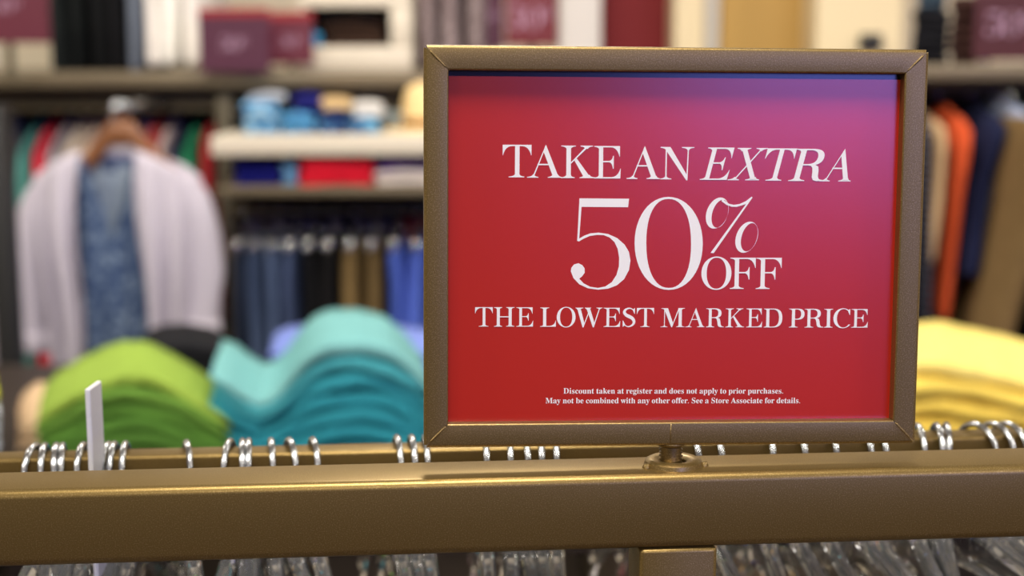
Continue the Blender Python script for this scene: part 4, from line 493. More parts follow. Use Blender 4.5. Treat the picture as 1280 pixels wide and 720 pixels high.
n_left = 0
for i, (xt, xb) in enumerate(VIS):
    tw = math.atan2(xb - xt, 0.0150)
    if i < 8: lab = 'clear plastic hanger with chrome hook, %s from the left end of the rail' % ORD[i]
    elif i == 8: lab = 'clear plastic hanger standing alone below the right end of the green shirts'
    elif i < 15: lab = 'clear plastic hanger with chrome hook, %s below the teal shirts' % ORD[i - 9]
    else: lab = 'clear plastic hanger, %s of two close beside the left edge of the sign' % ORD[i - 15]
    place_hanger(xt, -0.7 * tw if False else tw * 0.6, lab, 'clear hangers on the hang rail', 0)
for i, x in enumerate(HID):
    lab = 'clear plastic hanger partly hidden under the sign, %s of these from the left' % ORD[i]
    place_hanger(x, random.uniform(-0.15, 0.15), lab, 'clear hangers on the hang rail')
for i, (xt, xb) in enumerate(VISR):
    lab = 'clear plastic hanger below the yellow shirts, %s one right of the sign' % ORD[i]
    place_hanger(xt, [-.1, -.15, -.25, .32, .28, .25][i], lab, 'clear hangers on the hang rail')
# white size divider standing among the hangers
tagm = obj('size_divider', box(-0.0012, 0.0012, -0.009, 0.009, -0.085, 0.036, 0.0008), WHITE_PL)
tag(tagm, 'thin upright white plastic size divider standing among the hangers at left', 'size divider')
tagm.matrix_world = RACK_M @ Matrix.Translation((-0.1345, 0.1095, HRZ)) @ Matrix.Rotation(-0.10, 4, 'Z')

# ------------------------------------------------------------------ display table with folded shirts
TY0 = 1.72
tz = at(150, 612, 1.86).z
table = thing('display_table', 'dark wooden display table carrying the folded shirts behind the rack', 'table', (0, 0, 0))
obj('table_top', box(-0.95, 1.05, TY0, 2.66, tz - 0.04, tz, 0.004), TABLEW, table)
for x in (-0.88, 0.98):
    for y in (TY0 + 0.08, 2.60): obj('leg', box(x - 0.035, x + 0.035, y - 0.035, y + 0.035, 0, tz - 0.04, 0.004), TABLEW, table)
obj('shelf', box(-0.84, 0.94, TY0 + 0.1, 2.60, 0.3, 0.33, 0.003), TABLEW, table)

def tee_bm(crest, Y, thick_px, depth, px0, px1, seed, crease=0.0):
    skew = at((px0 + px1) / 2, 450, Y).x / Y
    """one folded shirt: a soft slab with a round front fold draped along the crest curve"""
    rnd = random.Random(seed); n = 30; bm = bmesh.new(); rings = []
    ph = rnd.uniform(0, 6); sc = Y / F
    xa, xb = at(px0, 450, Y).x, at(px1, 450, Y).x
    for i in range(n + 1):
        u = i / n; px = px0 + (px1 - px0) * u
        zt = at(px, interp(crest, px), Y).z
        e = min(u, 1 - u) * n; edge = min(1, 0.35 + 0.65 * e / 2.0)
        th = (thick_px(px) if callable(thick_px) else thick_px) * sc; t = th * edge
        x = xa + (xb - xa) * u
        dz = 0.0016 * math.sin(px * 0.06 + ph) - crease * math.exp(-((px - (px0 + px1) / 2) / 3.0) ** 2)
        dy = 0.004 * math.sin(px * 0.043 + ph * 2)
        zc = zt - th / 2 + dz
        ring = []
        for k in range(7):
            a = PI / 2 + PI * k / 6
            ring.append((x, Y + t / 2 + dy + math.cos(a) * t / 2 - (0.002 if 0 < k < 6 else 0), zc + math.sin(a) * t / 2))
        for v in (0.33, 0.66, 1.0): ring.append((x + skew * depth * v, Y + t / 2 + depth * v, zc - t / 2 + 0.002 * math.sin(v * 7 + px * .03)))
        for v in (1.0, 0.8, 0.6, 0.4, 0.2): ring.append((x + skew * depth * v, Y + t / 2 + depth * v, zc + t / 2 + 0.003 * math.sin(v * 6 + px * 0.035 + ph) * (1 if v < 1 else 0)))
        rings.append(ring)
    add_loft(bm, rings)
    return bm
def tee_stack(name, top, bot, n, Y, depth, colors, labels, cat, group, crease=0.0, seed=1):
    px0, px1 = top[0][0], top[-1][0]
    for k in range(n):
        f = k / max(1, n)
        crest = [(px0 + (px1 - px0) * i / 24, 0) for i in range(25)]
        crest = [(p, interp(top, p) + (interp(bot, p) - interp(top, p)) * f) for p, _ in crest]
        thk = lambda p: 0.90 / n * (interp(bot, p) - interp(top, p))
        rr = random.Random(seed * 31 + k)
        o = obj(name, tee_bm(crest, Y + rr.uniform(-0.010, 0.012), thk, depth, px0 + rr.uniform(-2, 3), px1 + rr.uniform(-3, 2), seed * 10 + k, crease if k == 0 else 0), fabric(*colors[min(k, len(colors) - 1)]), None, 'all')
        tag(o, labels[min(k, len(labels) - 1)], cat, group)
def pile_labels(adj, where, n):
    L = ['%s folded shirt on top of the %s' % (adj, where)]
    for i in range(1, n - 1): L.append('%s folded shirt, %s from the top of the %s' % (adj, ORD[i], where))
    L.append('%s folded shirt at the bottom of the %s' % (adj, where))
    return L
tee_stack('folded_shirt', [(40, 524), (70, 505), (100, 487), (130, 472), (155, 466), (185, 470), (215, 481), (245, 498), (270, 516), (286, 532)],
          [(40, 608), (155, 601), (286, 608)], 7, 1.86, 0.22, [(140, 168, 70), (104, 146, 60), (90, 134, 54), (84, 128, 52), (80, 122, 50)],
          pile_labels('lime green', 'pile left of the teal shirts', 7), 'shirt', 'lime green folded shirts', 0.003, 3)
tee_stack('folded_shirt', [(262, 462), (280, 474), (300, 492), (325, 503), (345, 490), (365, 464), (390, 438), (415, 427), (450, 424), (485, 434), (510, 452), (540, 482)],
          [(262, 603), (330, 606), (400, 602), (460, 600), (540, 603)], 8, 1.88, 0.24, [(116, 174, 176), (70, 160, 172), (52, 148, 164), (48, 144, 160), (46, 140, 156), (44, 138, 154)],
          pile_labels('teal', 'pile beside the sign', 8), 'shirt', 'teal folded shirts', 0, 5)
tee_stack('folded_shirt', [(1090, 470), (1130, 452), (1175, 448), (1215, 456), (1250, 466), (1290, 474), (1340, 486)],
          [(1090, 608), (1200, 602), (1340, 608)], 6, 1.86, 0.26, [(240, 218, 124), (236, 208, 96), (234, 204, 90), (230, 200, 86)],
          pile_labels('yellow', 'pile right of the sign', 6), 'shirt', 'yellow folded shirts', 0, 8)
tee_stack('folded_shirt', [(335, 440), (380, 434), (430, 428), (480, 430), (530, 438), (575, 450)], [(335, 498), (450, 494), (575, 499)], 4, 2.36, 0.2, [(116, 134, 204)],
          pile_labels('periwinkle blue', 'pile behind the teal shirts', 4), 'shirt', 'periwinkle folded shirts', 0, 11)
tee_stack('folded_shirt', [(180, 440), (205, 432), (235, 428), (262, 434), (285, 444)], [(180, 498), (235, 490), (285, 498)], 4, 2.36, 0.18, [(26, 27, 31)],
          pile_labels('black', 'pile behind the green shirts', 4), 'shirt', 'black folded shirts', 0, 13)
tee_stack('folded_shirt', [(18, 548), (32, 534), (46, 526), (60, 528)], [(18, 562), (60, 560)], 3, 2.05, 0.25, [(216, 186, 150)],
          pile_labels('beige', 'small pile beside the green shirts', 3), 'shirt', 'beige folded shirts', 0, 17)
tee_stack('folded_shirt', [(-80, 480), (-40, 474), (-20, 480), (-5, 490)], [(-80, 573), (-5, 573)], 4, 2.0, 0.14, [(206, 210, 60), (200, 206, 214), (190, 198, 208), (188, 196, 206)],
          ['chartreuse folded shirt on top of the pale pile at the left edge', 'pale grey folded shirt directly under the chartreuse one at the left edge', 'pale grey folded shirt, third from the top of the pile at the left edge', 'pale grey folded shirt at the bottom of the pile at the left edge'], 'shirt', 'pale folded shirts at the left edge', 0, 19)

# ------------------------------------------------------------------ wall fixtures behind
def garment_bm(w_, depth, h, kind, seed, lean=0.0):
    rnd = random.Random(seed); bm = bmesh.new(); rings = []; n = 22
    p1, p2, p3 = rnd.uniform(0, 6), rnd.uniform(0, 6), rnd.uniform(0, 6)
    if kind == 'top': prof = [(0, .12, .30), (.02, .22, .40), (.06, .62, .70), (.11, .94, .92), (.2, 1, 1), (.45, .97, 1), (.75, 1, 1.02), (.97, 1.03, 1.0), (1, 1.02, .8)]
    else: prof = [(0, .95, .55), (.02, .98, .8), (.1, 1, 1), (.35, 1, .95), (.6, .98, 1), (.85, .97, 1), (.97, .97, .95), (1, .95, .7)]
    P = []
    for i in range(len(prof) - 1):
        P.append(prof[i])
        if prof[i + 1][0] - prof[i][0] > 0.15:
            a, b = prof[i], prof[i + 1]; P.append(tuple((s + t) / 2 for s, t in zip(a, b)))
    P.append(prof[-1])
    for t, d, ww in P:
        ring = []
        for k in range(n):
            a = 2 * PI * k / n; c, s = math.cos(a), math.sin(a)
            y = math.copysign(abs(s) ** 0.75, s) * d * depth / 2
            x = math.copysign(abs(c) ** 0.7, c) * ww * w_ / 2
            x += w_ * 0.14 * min(1, t * 4) * math.sin(y / depth * 9 + p1 + t * 1.5) + lean * t
            x += w_ * 0.05 * math.sin(t * 6 + p2)
            y += depth * 0.03 * math.sin(t * 5 + p3)
            ring.append((x, y, -t * h))
        rings.append(ring)
    add_loft(bm, rings)
    return bm
def stripes(name, c1, c2, scale):
    if name in MATS: return MATS[name]
    M = mat(name, c1, 0.9, 0, 0.15); nt = M.node_tree; b = nt.nodes['Principled BSDF']
    tc = nt.nodes['Texture Coordinate']; wv = nt.nodes.new('ShaderNodeTexWave'); wv.bands_direction = 'Z'; wv.inputs['Scale'].default_value = scale
    nt.links.new(tc.outputs['Object'], wv.inputs['Vector'])
    cr = nt.nodes.new('ShaderNodeValToRGB'); cr.color_ramp.interpolation = 'CONSTANT'; cr.color_ramp.elements[0].color = c1; cr.color_ramp.elements[1].color = c2; cr.color_ramp.elements[1].position = 0.72
    nt.links.new(wv.outputs['Fac'], cr.inputs['Fac']); nt.links.new(cr.outputs['Color'], b.inputs['Base Color'])
    return M
def speckle(name, c1, c2, scale, pos=0.55):
    if name in MATS: return MATS[name]
    M = mat(name, c1, 0.9, 0, 0.15); nt = M.node_tree; b = nt.nodes['Principled BSDF']
    tc = nt.nodes['Texture Coordinate']; n = nt.nodes.new('ShaderNodeTexNoise'); n.inputs['Scale'].default_value = scale; n.inputs['Detail'].default_value = 4
    nt.links.new(tc.outputs['Object'], n.inputs['Vector'])
    cr = nt.nodes.new('ShaderNodeValToRGB'); cr.color_ramp.elements[0].color = c1; cr.color_ramp.elements[1].color = c2
    cr.color_ramp.elements[0].position = pos - 0.08; cr.color_ramp.elements[1].position = pos + 0.08
    nt.links.new(n.outputs['Fac'], cr.inputs['Fac']); nt.links.new(cr.outputs['Color'], b.inputs['Base Color'])
    return M

# hanger used on the walls: hook, arms; clip hanger: hook, bar, clips
def wall_hook(bm_r=0.0024):
    bm = bmesh.new(); R = 0.020
    pts = [(0, R * math.cos(a), R * math.sin(a)) for a in [PI * 1.1 - PI * 1.1 * i / 12 for i in range(13)]]
    pts += [(0, R * 0.9, -0.014), (0, R * 0.4, -0.026), (0, 0, -0.036), (0, 0, -0.062)]
    add_tube(bm, pts, bm_r, 8); return bm
wall_hanger = [None, None, None]
def hang(x, y, zbar, rbar, label, group, clips=False):
    k = 1 if clips else 0
    z = zbar + rbar + 0.0025 - 0.020
    if wall_hanger[k] is None:
        t = thing('clip_hanger' if clips else 'clothes_hanger', label, 'hanger', (x, y, z), 0, group)
        obj('hook', wall_hook(), CHROME2, t, 'all')
        if clips:
            bm = bmesh.new(); add_tube(bm, [(0, -0.17, -0.066), (0, -0.10, -0.062), (0, 0.10, -0.062), (0, 0.17, -0.066)], 0.0065, 8); obj('hanger_bar', bm, CLEAR, t, 'all')
            for s in (-0.12, 0.12):
                bm = bmesh.new(); add_box(bm, -0.011, 0.011, s - 0.016, s + 0.016, -0.100, -0.050, 0.008, 3); obj('clip', bm, CHROME2, t, True)
        else:
            bm = bmesh.new(); add_tube(bm, [(0, v.x, v.y) for v in smoothpoly([(-0.20, -0.125, 0), (-0.12, -0.085, 0), (-0.03, -0.062, 0), (0.03, -0.062, 0), (0.12, -0.085, 0), (0.20, -0.125, 0)], 3)], 0.006, 8); obj('hanger_arms', bm, CLEAR, t, 'all')
        wall_hanger[k] = t
    else:
        t = dup(wall_hanger[k], label, group); t.location = (x, y, z)
    return t
def hung(name, px0, px1, pyt, pyb, Yf, depth, col, label, cat, group, kind='top', lean_px=0, seed=0, bar=None, clips=False, mname=None):
    """a garment hung side-on; its near edge spans the pixel columns px0..px1"""
    xm = (px0 + px1) / 2; sc = Yf / F
    top = at(xm, pyt, Yf); bot = at(xm, pyb, Yf)
    M = mname if mname else fabric(*col)
    Yc = Yf + depth / 2
    o = obj(name, garment_bm((px1 - px0) * sc * 0.98, depth, top.z - bot.z, kind, seed, lean_px * sc), M, None, 'all')
    o.location = (top.x, Yc, top.z); tag(o, label, cat, group)
    if bar:
        hang(top.x, bar[0], bar[1], bar[2], 'hanger with the ' + label, group.replace('garments', 'hangers') + ' hangers' if group else 'hangers', clips)
    return o

BAYY = 3.50
# left bay and middle bay share one long fixture
fix = thing('display_fixture', 'long greige wall fixture with rails carrying the clothes and white shelves left of the sign', 'shelving')
a0 = at(-160, 110, BAYY); a1 = at(760, 88, BAYY)
FX0, FX1 = a0.x, a1.x
obj('top_board', box(FX0, FX1, BAYY, 4.5, a0.z, a1.z, 0.004), GREIGE, fix, True)
z0, z1 = at(100, 139, 3.60).z, a0.z - 0.001
obj('face_panel', box(FX0, FX1, 3.60, 3.625, z0, z1, 0.003), DKMETAL, fix, True)
BAR_Y = 3.80; BAR_Z = at(150, 143, BAR_Y).z
xu = at(284, 300, 3.56).x
bm = bmesh.new(); add_tube(bm, [(FX0 + 0.02, BAR_Y, BAR_Z), (xu - 0.03, BAR_Y, BAR_Z)], 0.0125, 12); obj('hang_bar', bm, DKMETAL, fix, 'all')
obj('back_board', box(FX0, FX1, 4.46, 4.50, 0.05, a0.z - 0.001), DARKPANEL, fix)
for x in (FX0 + 0.015, xu, FX1 - 0.015): obj('upright', box(x - 0.018, x + 0.018, 3.56, 4.45, 0.0, a0.z - 0.001, 0.003), DKMETAL, fix, True)
SH_Y = 3.30
s0 = at(286, 195, SH_Y); s1 = at(760, 169, SH_Y)
obj('white_shelf', box(xu + 0.02, s1.x, SH_Y, 4.45, s0.z, s1.z, 0.004), WHITE_LAM, fix, True)
l0 = at(286, 245, SH_Y + 0.02); l1 = at(760, 232, SH_Y + 0.02)
obj('lower_shelf', box(xu + 0.02, s1.x, SH_Y + 0.02, 4.45, l0.z, l1.z, 0.003), GREIGE, fix, True)
MBAR_Y = 3.52; MBAR_Z = at(400, 262, MBAR_Y).z
bm = bmesh.new(); add_tube(bm, [(xu + 0.02, MBAR_Y, MBAR_Z), (s1.x - 0.02, MBAR_Y, MBAR_Z)], 0.0125, 12); obj('hang_bar', bm, DKMETAL, fix, 'all')
MB2_Y = 3.85; MB2_Z = at(400, 252, MB2_Y).z
bm = bmesh.new(); add_tube(bm, [(xu + 0.02, MB2_Y, MB2_Z), (s1.x - 0.02, MB2_Y, MB2_Z)], 0.0125, 12); obj('hang_bar', bm, DKMETAL, fix, 'all')
ARM_Y = 3.18; arm_z = at(150, 134, ARM_Y).z; arm_x = at(150, 130, ARM_Y).x
bm = bmesh.new(); add_tube(bm, [(arm_x, 3.61, arm_z), (arm_x, ARM_Y - 0.03, arm_z)], 0.010, 10)
add_lathe(bm, [(0.0, 0.012), (0.007, 0.010), (0.011, 0.004), (0.012, 0), (0.011, -0.004), (0.007, -0.010), (0, -0.012)], 16, (arm_x, ARM_Y - 0.035, arm_z))
obj('faceout_arm', bm, CHROME, fix, 'all')

# garments hung side-on behind the cardigan
ROW = [(-60, -36, (80, 82, 90), 'charcoal'), (-36, -10, (166, 157, 166), 'pale grey'), (8, 26, (80, 146, 137), 'teal'), (26, 52, (206, 53, 71), 'bright red'), (52, 66, (166, 156, 163), 'mauve grey'),
       (66, 88, (221, 206, 189), 'cream'), (88, 108, (213, 192, 173), 'sand beige'), (108, 122, (203, 82, 80), 'brick red'), (122, 144, (223, 116, 92), 'coral orange'), (144, 164, (175, 166, 189), 'lilac'),
       (164, 184, (214, 94, 92), 'tomato red'), (184, 203, (221, 196, 189), 'blush pink'), (203, 217, (55, 62, 86), 'dark navy'), (217, 240, (48, 139, 98), 'emerald green'), (240, 262, (166, 46, 50), 'crimson'), (262, 280, (146, 38, 43), 'dark wine red')]
for i, (p0, p1, c, nm) in enumerate(ROW):
    hung('hung_shirt', p0, p1, 146 + (i * 5) % 5, 560 if nm not in ('crimson', 'dark wine red') else 400, 3.56, 0.44, c, nm + ' top hung behind the white cardigan', 'top', 'tops on the rail behind the cardigan', 'top', 0, 40 + i, (BAR_Y, BAR_Z, 0.0125))
# trousers on clip hangers under the white shelf
ROW = [(283, 304, (40, 48, 66), 'ink blue jeans nearest the upright'), (304, 326, (70, 84, 112), 'washed blue jeans, second from the upright'), (326, 348, (84, 100, 132), 'faded blue jeans, third from the upright'), (348, 370, (62, 74, 104), 'mid blue jeans next to the black trousers'),
       (372, 396, (20, 20, 22), 'black trousers next to the jeans'), (396, 420, (24, 23, 24), 'black trousers next to the khaki pair'), (422, 450, (112, 92, 58), 'khaki trousers next to the black ones'), (450, 476, (98, 80, 50), 'brownish khaki trousers next to the blue ones'),
       (478, 504, (70, 92, 176), 'royal blue trousers next to the khaki ones'), (504, 534, (76, 98, 186), 'royal blue trousers nearest the edge of the sign')]
for i, (p0, p1, c, nm) in enumerate(ROW):
    hung('hanging_trousers', p0, p1, 312, 520, 3.36, 0.30, c, nm, 'trousers', 'trousers under the white shelf', 'pants', 0, 70 + i, (MBAR_Y, MBAR_Z, 0.0125), True)
ROW = [(290, 325, (162, 148, 155), 'dusty mauve'), (325, 360, (148, 138, 148), 'grey purple'), (360, 395, (141, 129, 138), 'plum grey'), (395, 430, (165, 152, 155), 'rose grey'), (430, 465, (138, 125, 132), 'dark mauve'), (465, 488, (153, 143, 148), 'stone purple'), (488, 535, (224, 88, 78), 'vivid red')]
for i, (p0, p1, c, nm) in enumerate(ROW):
    hung('hung_shirt', p0, p1, 262, 470, 3.68, 0.34, c, nm + ' top hung behind the trousers', 'top', 'tops behind the trousers', 'top', 0, 90 + i, (MB2_Y, MB2_Z, 0.0125))

# folded things on the white shelf and in the cubby below it
def folded(name, px0, px1, pyt, pyb, n, Y, depth, col, labels, cat, group, seed, M=None):
    for k in range(n):
        a = pyt + (pyb - pyt) * k / n; th = (pyb - pyt) / n
        crest = [(px0, a + 2), ((px0 + px1) / 2, a), (px1, a + 2)]
        o = obj(name, tee_bm(crest, Y, th * 0.94, depth, px0 + (k * 3) % 4, px1 - (k * 5) % 5, seed * 7 + k), M if M else fabric(*col), None, 'all')
        tag(o, labels if isinstance(labels, str) else labels[k], cat, group)
def lab(adj, kind, where, n):
    return ['%s %s on top of its pile %s' % (adj, kind, where)] + ['%s %s, %s in its pile %s' % (adj, kind, ORD[i], where) for i in range(1, n)]
G1 = 'folded clothes on the white shelf'; W1 = 'on the white shelf'
BLUEP = speckle('blue_print', rgb(66, 128, 176), rgb(170, 206, 226), 45)
NAVYP = speckle('navy_print', rgb(28, 44, 92), rgb(86, 140, 186), 40, 0.6)
folded('folded_sweater', 312, 356, 128, 166, 4, 3.38, 0.28, (0, 0, 0), lab('light blue patterned', 'top', 'by the upright ' + W1, 4), 'top', G1, 1, BLUEP)
folded('folded_sweater', 358, 400, 141, 166, 3, 3.38, 0.28, (0, 0, 0), lab('sky blue', 'top', W1 + ' beside the navy print', 3), 'top', G1, 2, speckle('sky_print', rgb(84, 150, 196), rgb(40, 84, 140), 45))
folded('folded_sweater', 402, 440, 140, 166, 3, 3.38, 0.28, (0, 0, 0), lab('navy patterned', 'top', W1, 3), 'top', G1, 3, NAVYP)
folded('folded_sweater', 440, 478, 148, 166, 2, 3.38, 0.28, (0, 0, 0), lab('blue-navy patterned', 'top', W1 + ' next to the hat', 2), 'top', G1, 4, speckle('navy_print2', rgb(36, 66, 120), rgb(110, 170, 208), 36, 0.5))
folded('folded_sweater', 374, 410, 118, 139, 2, 3.44, 0.24, (38, 38, 110), lab('dark navy', 'top', 'behind the patterned ones ' + W1, 2), 'top', G1, 5)
folded('folded_sweater', 408, 446, 122, 138, 2, 3.42, 0.22, (206, 176, 128), lab('straw beige', 'top', 'above the navy print ' + W1, 2), 'top', G1, 6)
folded('folded_sweater', 446, 484, 128, 146, 2, 3.42, 0.22, (216, 212, 206), lab('off-white', 'top', 'above the blue-navy print ' + W1, 2), 'top', G1, 7)
folded('folded_sweater', 484, 512, 120, 136, 1, 3.62, 0.2, (104, 160, 56), 'grass green folded top behind the straw hat', 'top', G1, 8)
folded('folded_sweater', 484, 512, 137, 162, 2, 3.60, 0.2, (206, 218, 214), lab('pale mint', 'top', 'behind the straw hat ' + W1, 2), 'top', G1, 9)
folded('folded_sweater', 296, 318, 118, 146, 2, 3.62, 0.2, (196, 188, 184), lab('light grey', 'top', 'deep on the white shelf by the upright', 2), 'top', G1, 10)
folded('folded_sweater', 320, 366, 115, 127, 1, 3.50, 0.2, (188, 190, 196), 'pale grey folded top lying over the light blue patterned pile', 'top', G1, 11)
# straw hat
hat = thing('straw_hat', 'straw sun hat with a round crown on the white shelf beside the sign', 'hat', at(530, 169, 3.52))
STRAW = mat('straw', rgb(226, 196, 140), 0.8, noise=0.15, nscale=120, bump=0.4, bscale=300, bdist=0.001)
sc = 3.52 / F
bm = bmesh.new(); add_lathe(bm, [(50 * sc, 0.004), (54 * sc, 0.012), (52 * sc, 0.016), (27 * sc, 0.020), (26 * sc, 0.016), (50 * sc, 0.003)], 40); obj('brim', bm, STRAW, hat, 'all')
bm = bmesh.new(); add_lathe(bm, [(27 * sc, 0.014), (27 * sc, 0.05), (25 * sc, 0.09), (20 * sc, 0.115), (11 * sc, 0.125), (0.001, 0.127)], 40); obj('crown', bm, STRAW, hat, 'all')
bm = bmesh.new(); add_lathe(bm, [(27.4 * sc, 0.021), (27.5 * sc, 0.042)], 40); obj('hat_band', bm, fabric(150, 112, 70), hat, 'all')
G2 = 'folded clothes in the cubby under the white shelf'; W2 = 'in the cubby under the white shelf'
folded('folded_sweater', 300, 357, 204, 231, 4, 3.36, 0.3, (24, 26, 110), lab('deep navy blue', 'top', W2, 4), 'top', G2, 21)
folded('folded_sweater', 359, 377, 204, 231, 4, 3.36, 0.3, (110, 160, 200), lab('light blue', 'top', 'between navy and red under the white shelf', 4), 'top', G2, 22)
folded('folded_sweater', 379, 471, 199, 231, 5, 3.34, 0.3, (226, 34, 56), lab('bright red', 'top', W2, 5), 'top', G2, 23)
folded('folded_sweater', 473, 545, 198, 212, 2, 3.36, 0.3, (92, 54, 136), lab('purple', 'top', 'beside the red pile under the white shelf', 2), 'top', G2, 24)
folded('folded_sweater', 471, 545, 213, 231, 2, 3.35, 0.3, (222, 212, 204), lab('ivory', 'top', 'below the purple ones under the white shelf', 2), 'top', G2, 25)

# ------------------------------------------------------------------ things above the left fixture
UPZ = a1.z
def upper_hung(p0, p1, pyt, pyb, Yf, depth, c, label, group, seed, kind='top', M=None):
    return hung('hung_shirt', p0, p1, pyt, pyb, Yf, depth, c, label, 'top', group, kind, 0, seed, None, False, M)
upr = thing('garment_rail', 'chrome rail high on the back wall carrying black, white and mauve tops', 'rail')
UR_Z = UPZ + 0.62; UR_Y = 3.95
bm = bmesh.new(); add_tube(bm, [(FX0, UR_Y, UR_Z), (at(610, 0, UR_Y).x, UR_Y, UR_Z)], 0.0125, 12); obj('rail_tube', bm, CHROME, upr, 'all')
bm = bmesh.new()
for x in (FX0 + 0.1, at(165, 0, UR_Y).x, at(390, 0, UR_Y).x, at(612, 0, UR_Y).x): 
    bm = bmesh.new(); add_tube(bm, [(x, UR_Y, UR_Z), (x, RY1, UR_Z)], 0.009, 10); obj('wall_bracket', bm, CHROME, upr, 'all')
def up_row(items, pyb, Yf, depth, group, seed):
    for i, (p0, p1, c, lb, M) in enumerate(items):
        xm = (p0 + p1) / 2; sc = Yf / F; bot = at(xm, pyb, Yf); top = UR_Z - 0.075
        o = obj('hung_shirt', garment_bm((p1 - p0) * sc, depth, top - bot.z, 'top', seed + i), M if M else fabric(*c), None, 'all')
        o.location = (bot.x, UR_Y, top); tag(o, lb, 'top', group)
        hang(bot.x, UR_Y, UR_Z, 0.0125, 'hanger with the ' + lb, 'hangers on the high rail')
up_row([(58, 84, (26, 30, 30), 'black top on the high rail, nearest the upper left sign', None), (84, 110, (22, 25, 25), 'black top on the high rail, second from the upper left sign', None), (110, 134, (20, 21, 22), 'black top on the high rail, third from the upper left sign', None), (134, 158, (24, 24, 26), 'black top on the high rail next to the grey blue one', None),
        (157, 176, (108, 116, 130), 'grey blue top on the high rail between the black and white ones', None)], 92, 3.74, 0.42, 'tops on the high rail', 120)
up_row([(176, 200, (236, 230, 224), 'white top on the high rail next to the grey blue one', None), (200, 226, (244, 238, 230), 'white top in the middle of the three on the high rail', None), (226, 252, (232, 226, 220), 'white top on the high rail behind the purple-tinted sign', None)], 82, 3.74, 0.42, 'tops on the high rail', 130)
MAUVE = speckle('mauve_knit', rgb(120, 104, 104), rgb(160, 146, 146), 60)
up_row([(516, 546, None, 'mauve speckled top on the high rail next to the white cubby', MAUVE), (546, 576, None, 'mauve speckled top on the high rail, middle of three above the sign', MAUVE), (576, 606, None, 'mauve speckled top on the high rail next to the purple-tinted panel', MAUVE)], 84, 3.74, 0.42, 'tops on the high rail', 140)
# white cubby standing on the top board
cub = thing('open_cubby', 'white open box shelf above the left fixture holding dark folded clothes', 'shelf')
CY0 = 3.62
cx0, cx1 = at(374, 40, CY0).x, at(514, 40, CY0).x
zb0, zb1, zt0, zt1 = UPZ + 0.0005, at(450, 58, CY0).z, at(450, 9, CY0).z, at(450, -8, CY0).z
obj('bottom_panel', box(cx0, cx1, CY0, 4.30, zb0, zb1, 0.003), WHITE_LAM, cub, True)
obj('top_panel', box(cx0, cx1, CY0, 4.30, zt0, zt1, 0.003), WHITE_LAM, cub, True)
xs = at(488, 40, CY0).x
obj('side_panel', box(xs, cx1, CY0 + 0.001, 4.30, zb1, zt0, 0.003), WHITE_LAM, cub, True)
obj('side_panel', box(cx0, cx0 + 0.012, CY0 + 0.001, 4.30, zb1, zt0, 0.003), WHITE_LAM, cub, True)
obj('back_panel', box(cx0 + 0.012, xs, 4.28, 4.30, zb1, zt0), DARKPANEL, cub)
G3 = 'folded clothes in the upper white cubby'
folded('folded_sweater', 412, 486, 26, 57, 4, 3.66, 0.3, (56, 40, 32), lab('dark brown', 'top', 'in the upper white cubby', 4), 'top', G3, 31)
folded('folded_sweater', 406, 480, 12, 25, 2, 3.68, 0.3, (24, 24, 28), lab('black', 'top', 'above the brown ones in the upper white cubby', 2), 'top', G3, 32)
folded('folded_sweater', 392, 410, 40, 57, 2, 3.64, 0.2, (56, 150, 200), lab('bright blue', 'top', 'beside the brown ones in the upper cubby', 2), 'top', G3, 33)

folded('folded_sweater', -34, 17, 55, 84, 3, 3.52, 0.24, (226, 224, 226), lab('white', 'top', 'at the left end of the left fixture', 3), 'top', 'white folded tops at the left end', 34)
# sale signs standing on the fixtures
def sale_sign(px0, py0, px1, py1, Y, zfoot, M, label, tx=None, header=None):
    a = at(px0, py1, Y); b = at(px1, py0, Y); cx = (a.x + b.x) / 2
    t = thing('sale_sign', label, 'sign', (cx, Y, zfoot), 0, 'sale signs on the wall fixtures')
    c = obj('sign_card', box(a.x - cx, b.x - cx, 0, 0.006, a.z - zfoot, b.z - zfoot, 0.001), M, t)
    bm = bmesh.new()
    s = 0.0036 if tx is None else tx; 
    u0 = -4.5; v0 = 79
    h = (a.z + b.z) / 2 - zfoot
    def fn(u, v): return Vector(((u - u0) * s, -0.0012, h + (v - v0) * s))
    add_poly(bm, FLAG, [], fn); add_poly(bm, FIVE, [], fn); add_poly(bm, ZO, [ZI], fn); add_poly(bm, P1O, [P1I], fn); add_poly(bm, P2O, [P2I], fn); add_poly(bm, SW, [], fn)
    obj('lettering', bm, INK2, c)
    if header: obj('header_strip', box(a.x - cx, b.x - cx, -0.001, 0.007, b.z - zfoot, b.z - zfoot + header * Y / F, 0.0005), REDCARD, t)
    if a.z > zfoot + 0.012:
        obj('stand', box(-0.010, 0.010, 0.001, 0.005, 0.004, a.z - zfoot), DKMETAL, t)
        obj('stand_foot', box(-0.04, 0.04, -0.03, 0.036, 0.0005, 0.004, 0.001), DKMETAL, t)
    return t
INK2 = mat('faded_ink', rgb(186, 150, 176), 0.5)
REDCARD = mat('dark_red_card', rgb(142, 22, 26), 0.4)
PURPSHEEN = mat('plum_sheen_card', rgb(70, 18, 46), 0.5)  # red card with the window's purple reflection put into its colour
WINESHEEN = mat('wine_sheen_card', rgb(88, 18, 40), 0.5)  # redder card, window reflection again mixed into the colour
sale_sign(-40, -40, 58, 54, 3.4, UPZ - 0.02, WINESHEEN, 'red sale sign with painted purple sheen at the upper left beside the black tops', 0.0009)
sale_sign(250, 20, 336, 90, 3.46, UPZ, PURPSHEEN, 'red sale sign with painted purple sheen and red header on the left fixture', 0.0009, 9)
sale_sign(338, 24, 391, 80, 3.56, UPZ, WINESHEEN, 'red sale sign with painted purple sheen between the purple-tinted sign and the white cubby', 0.0008, 9)

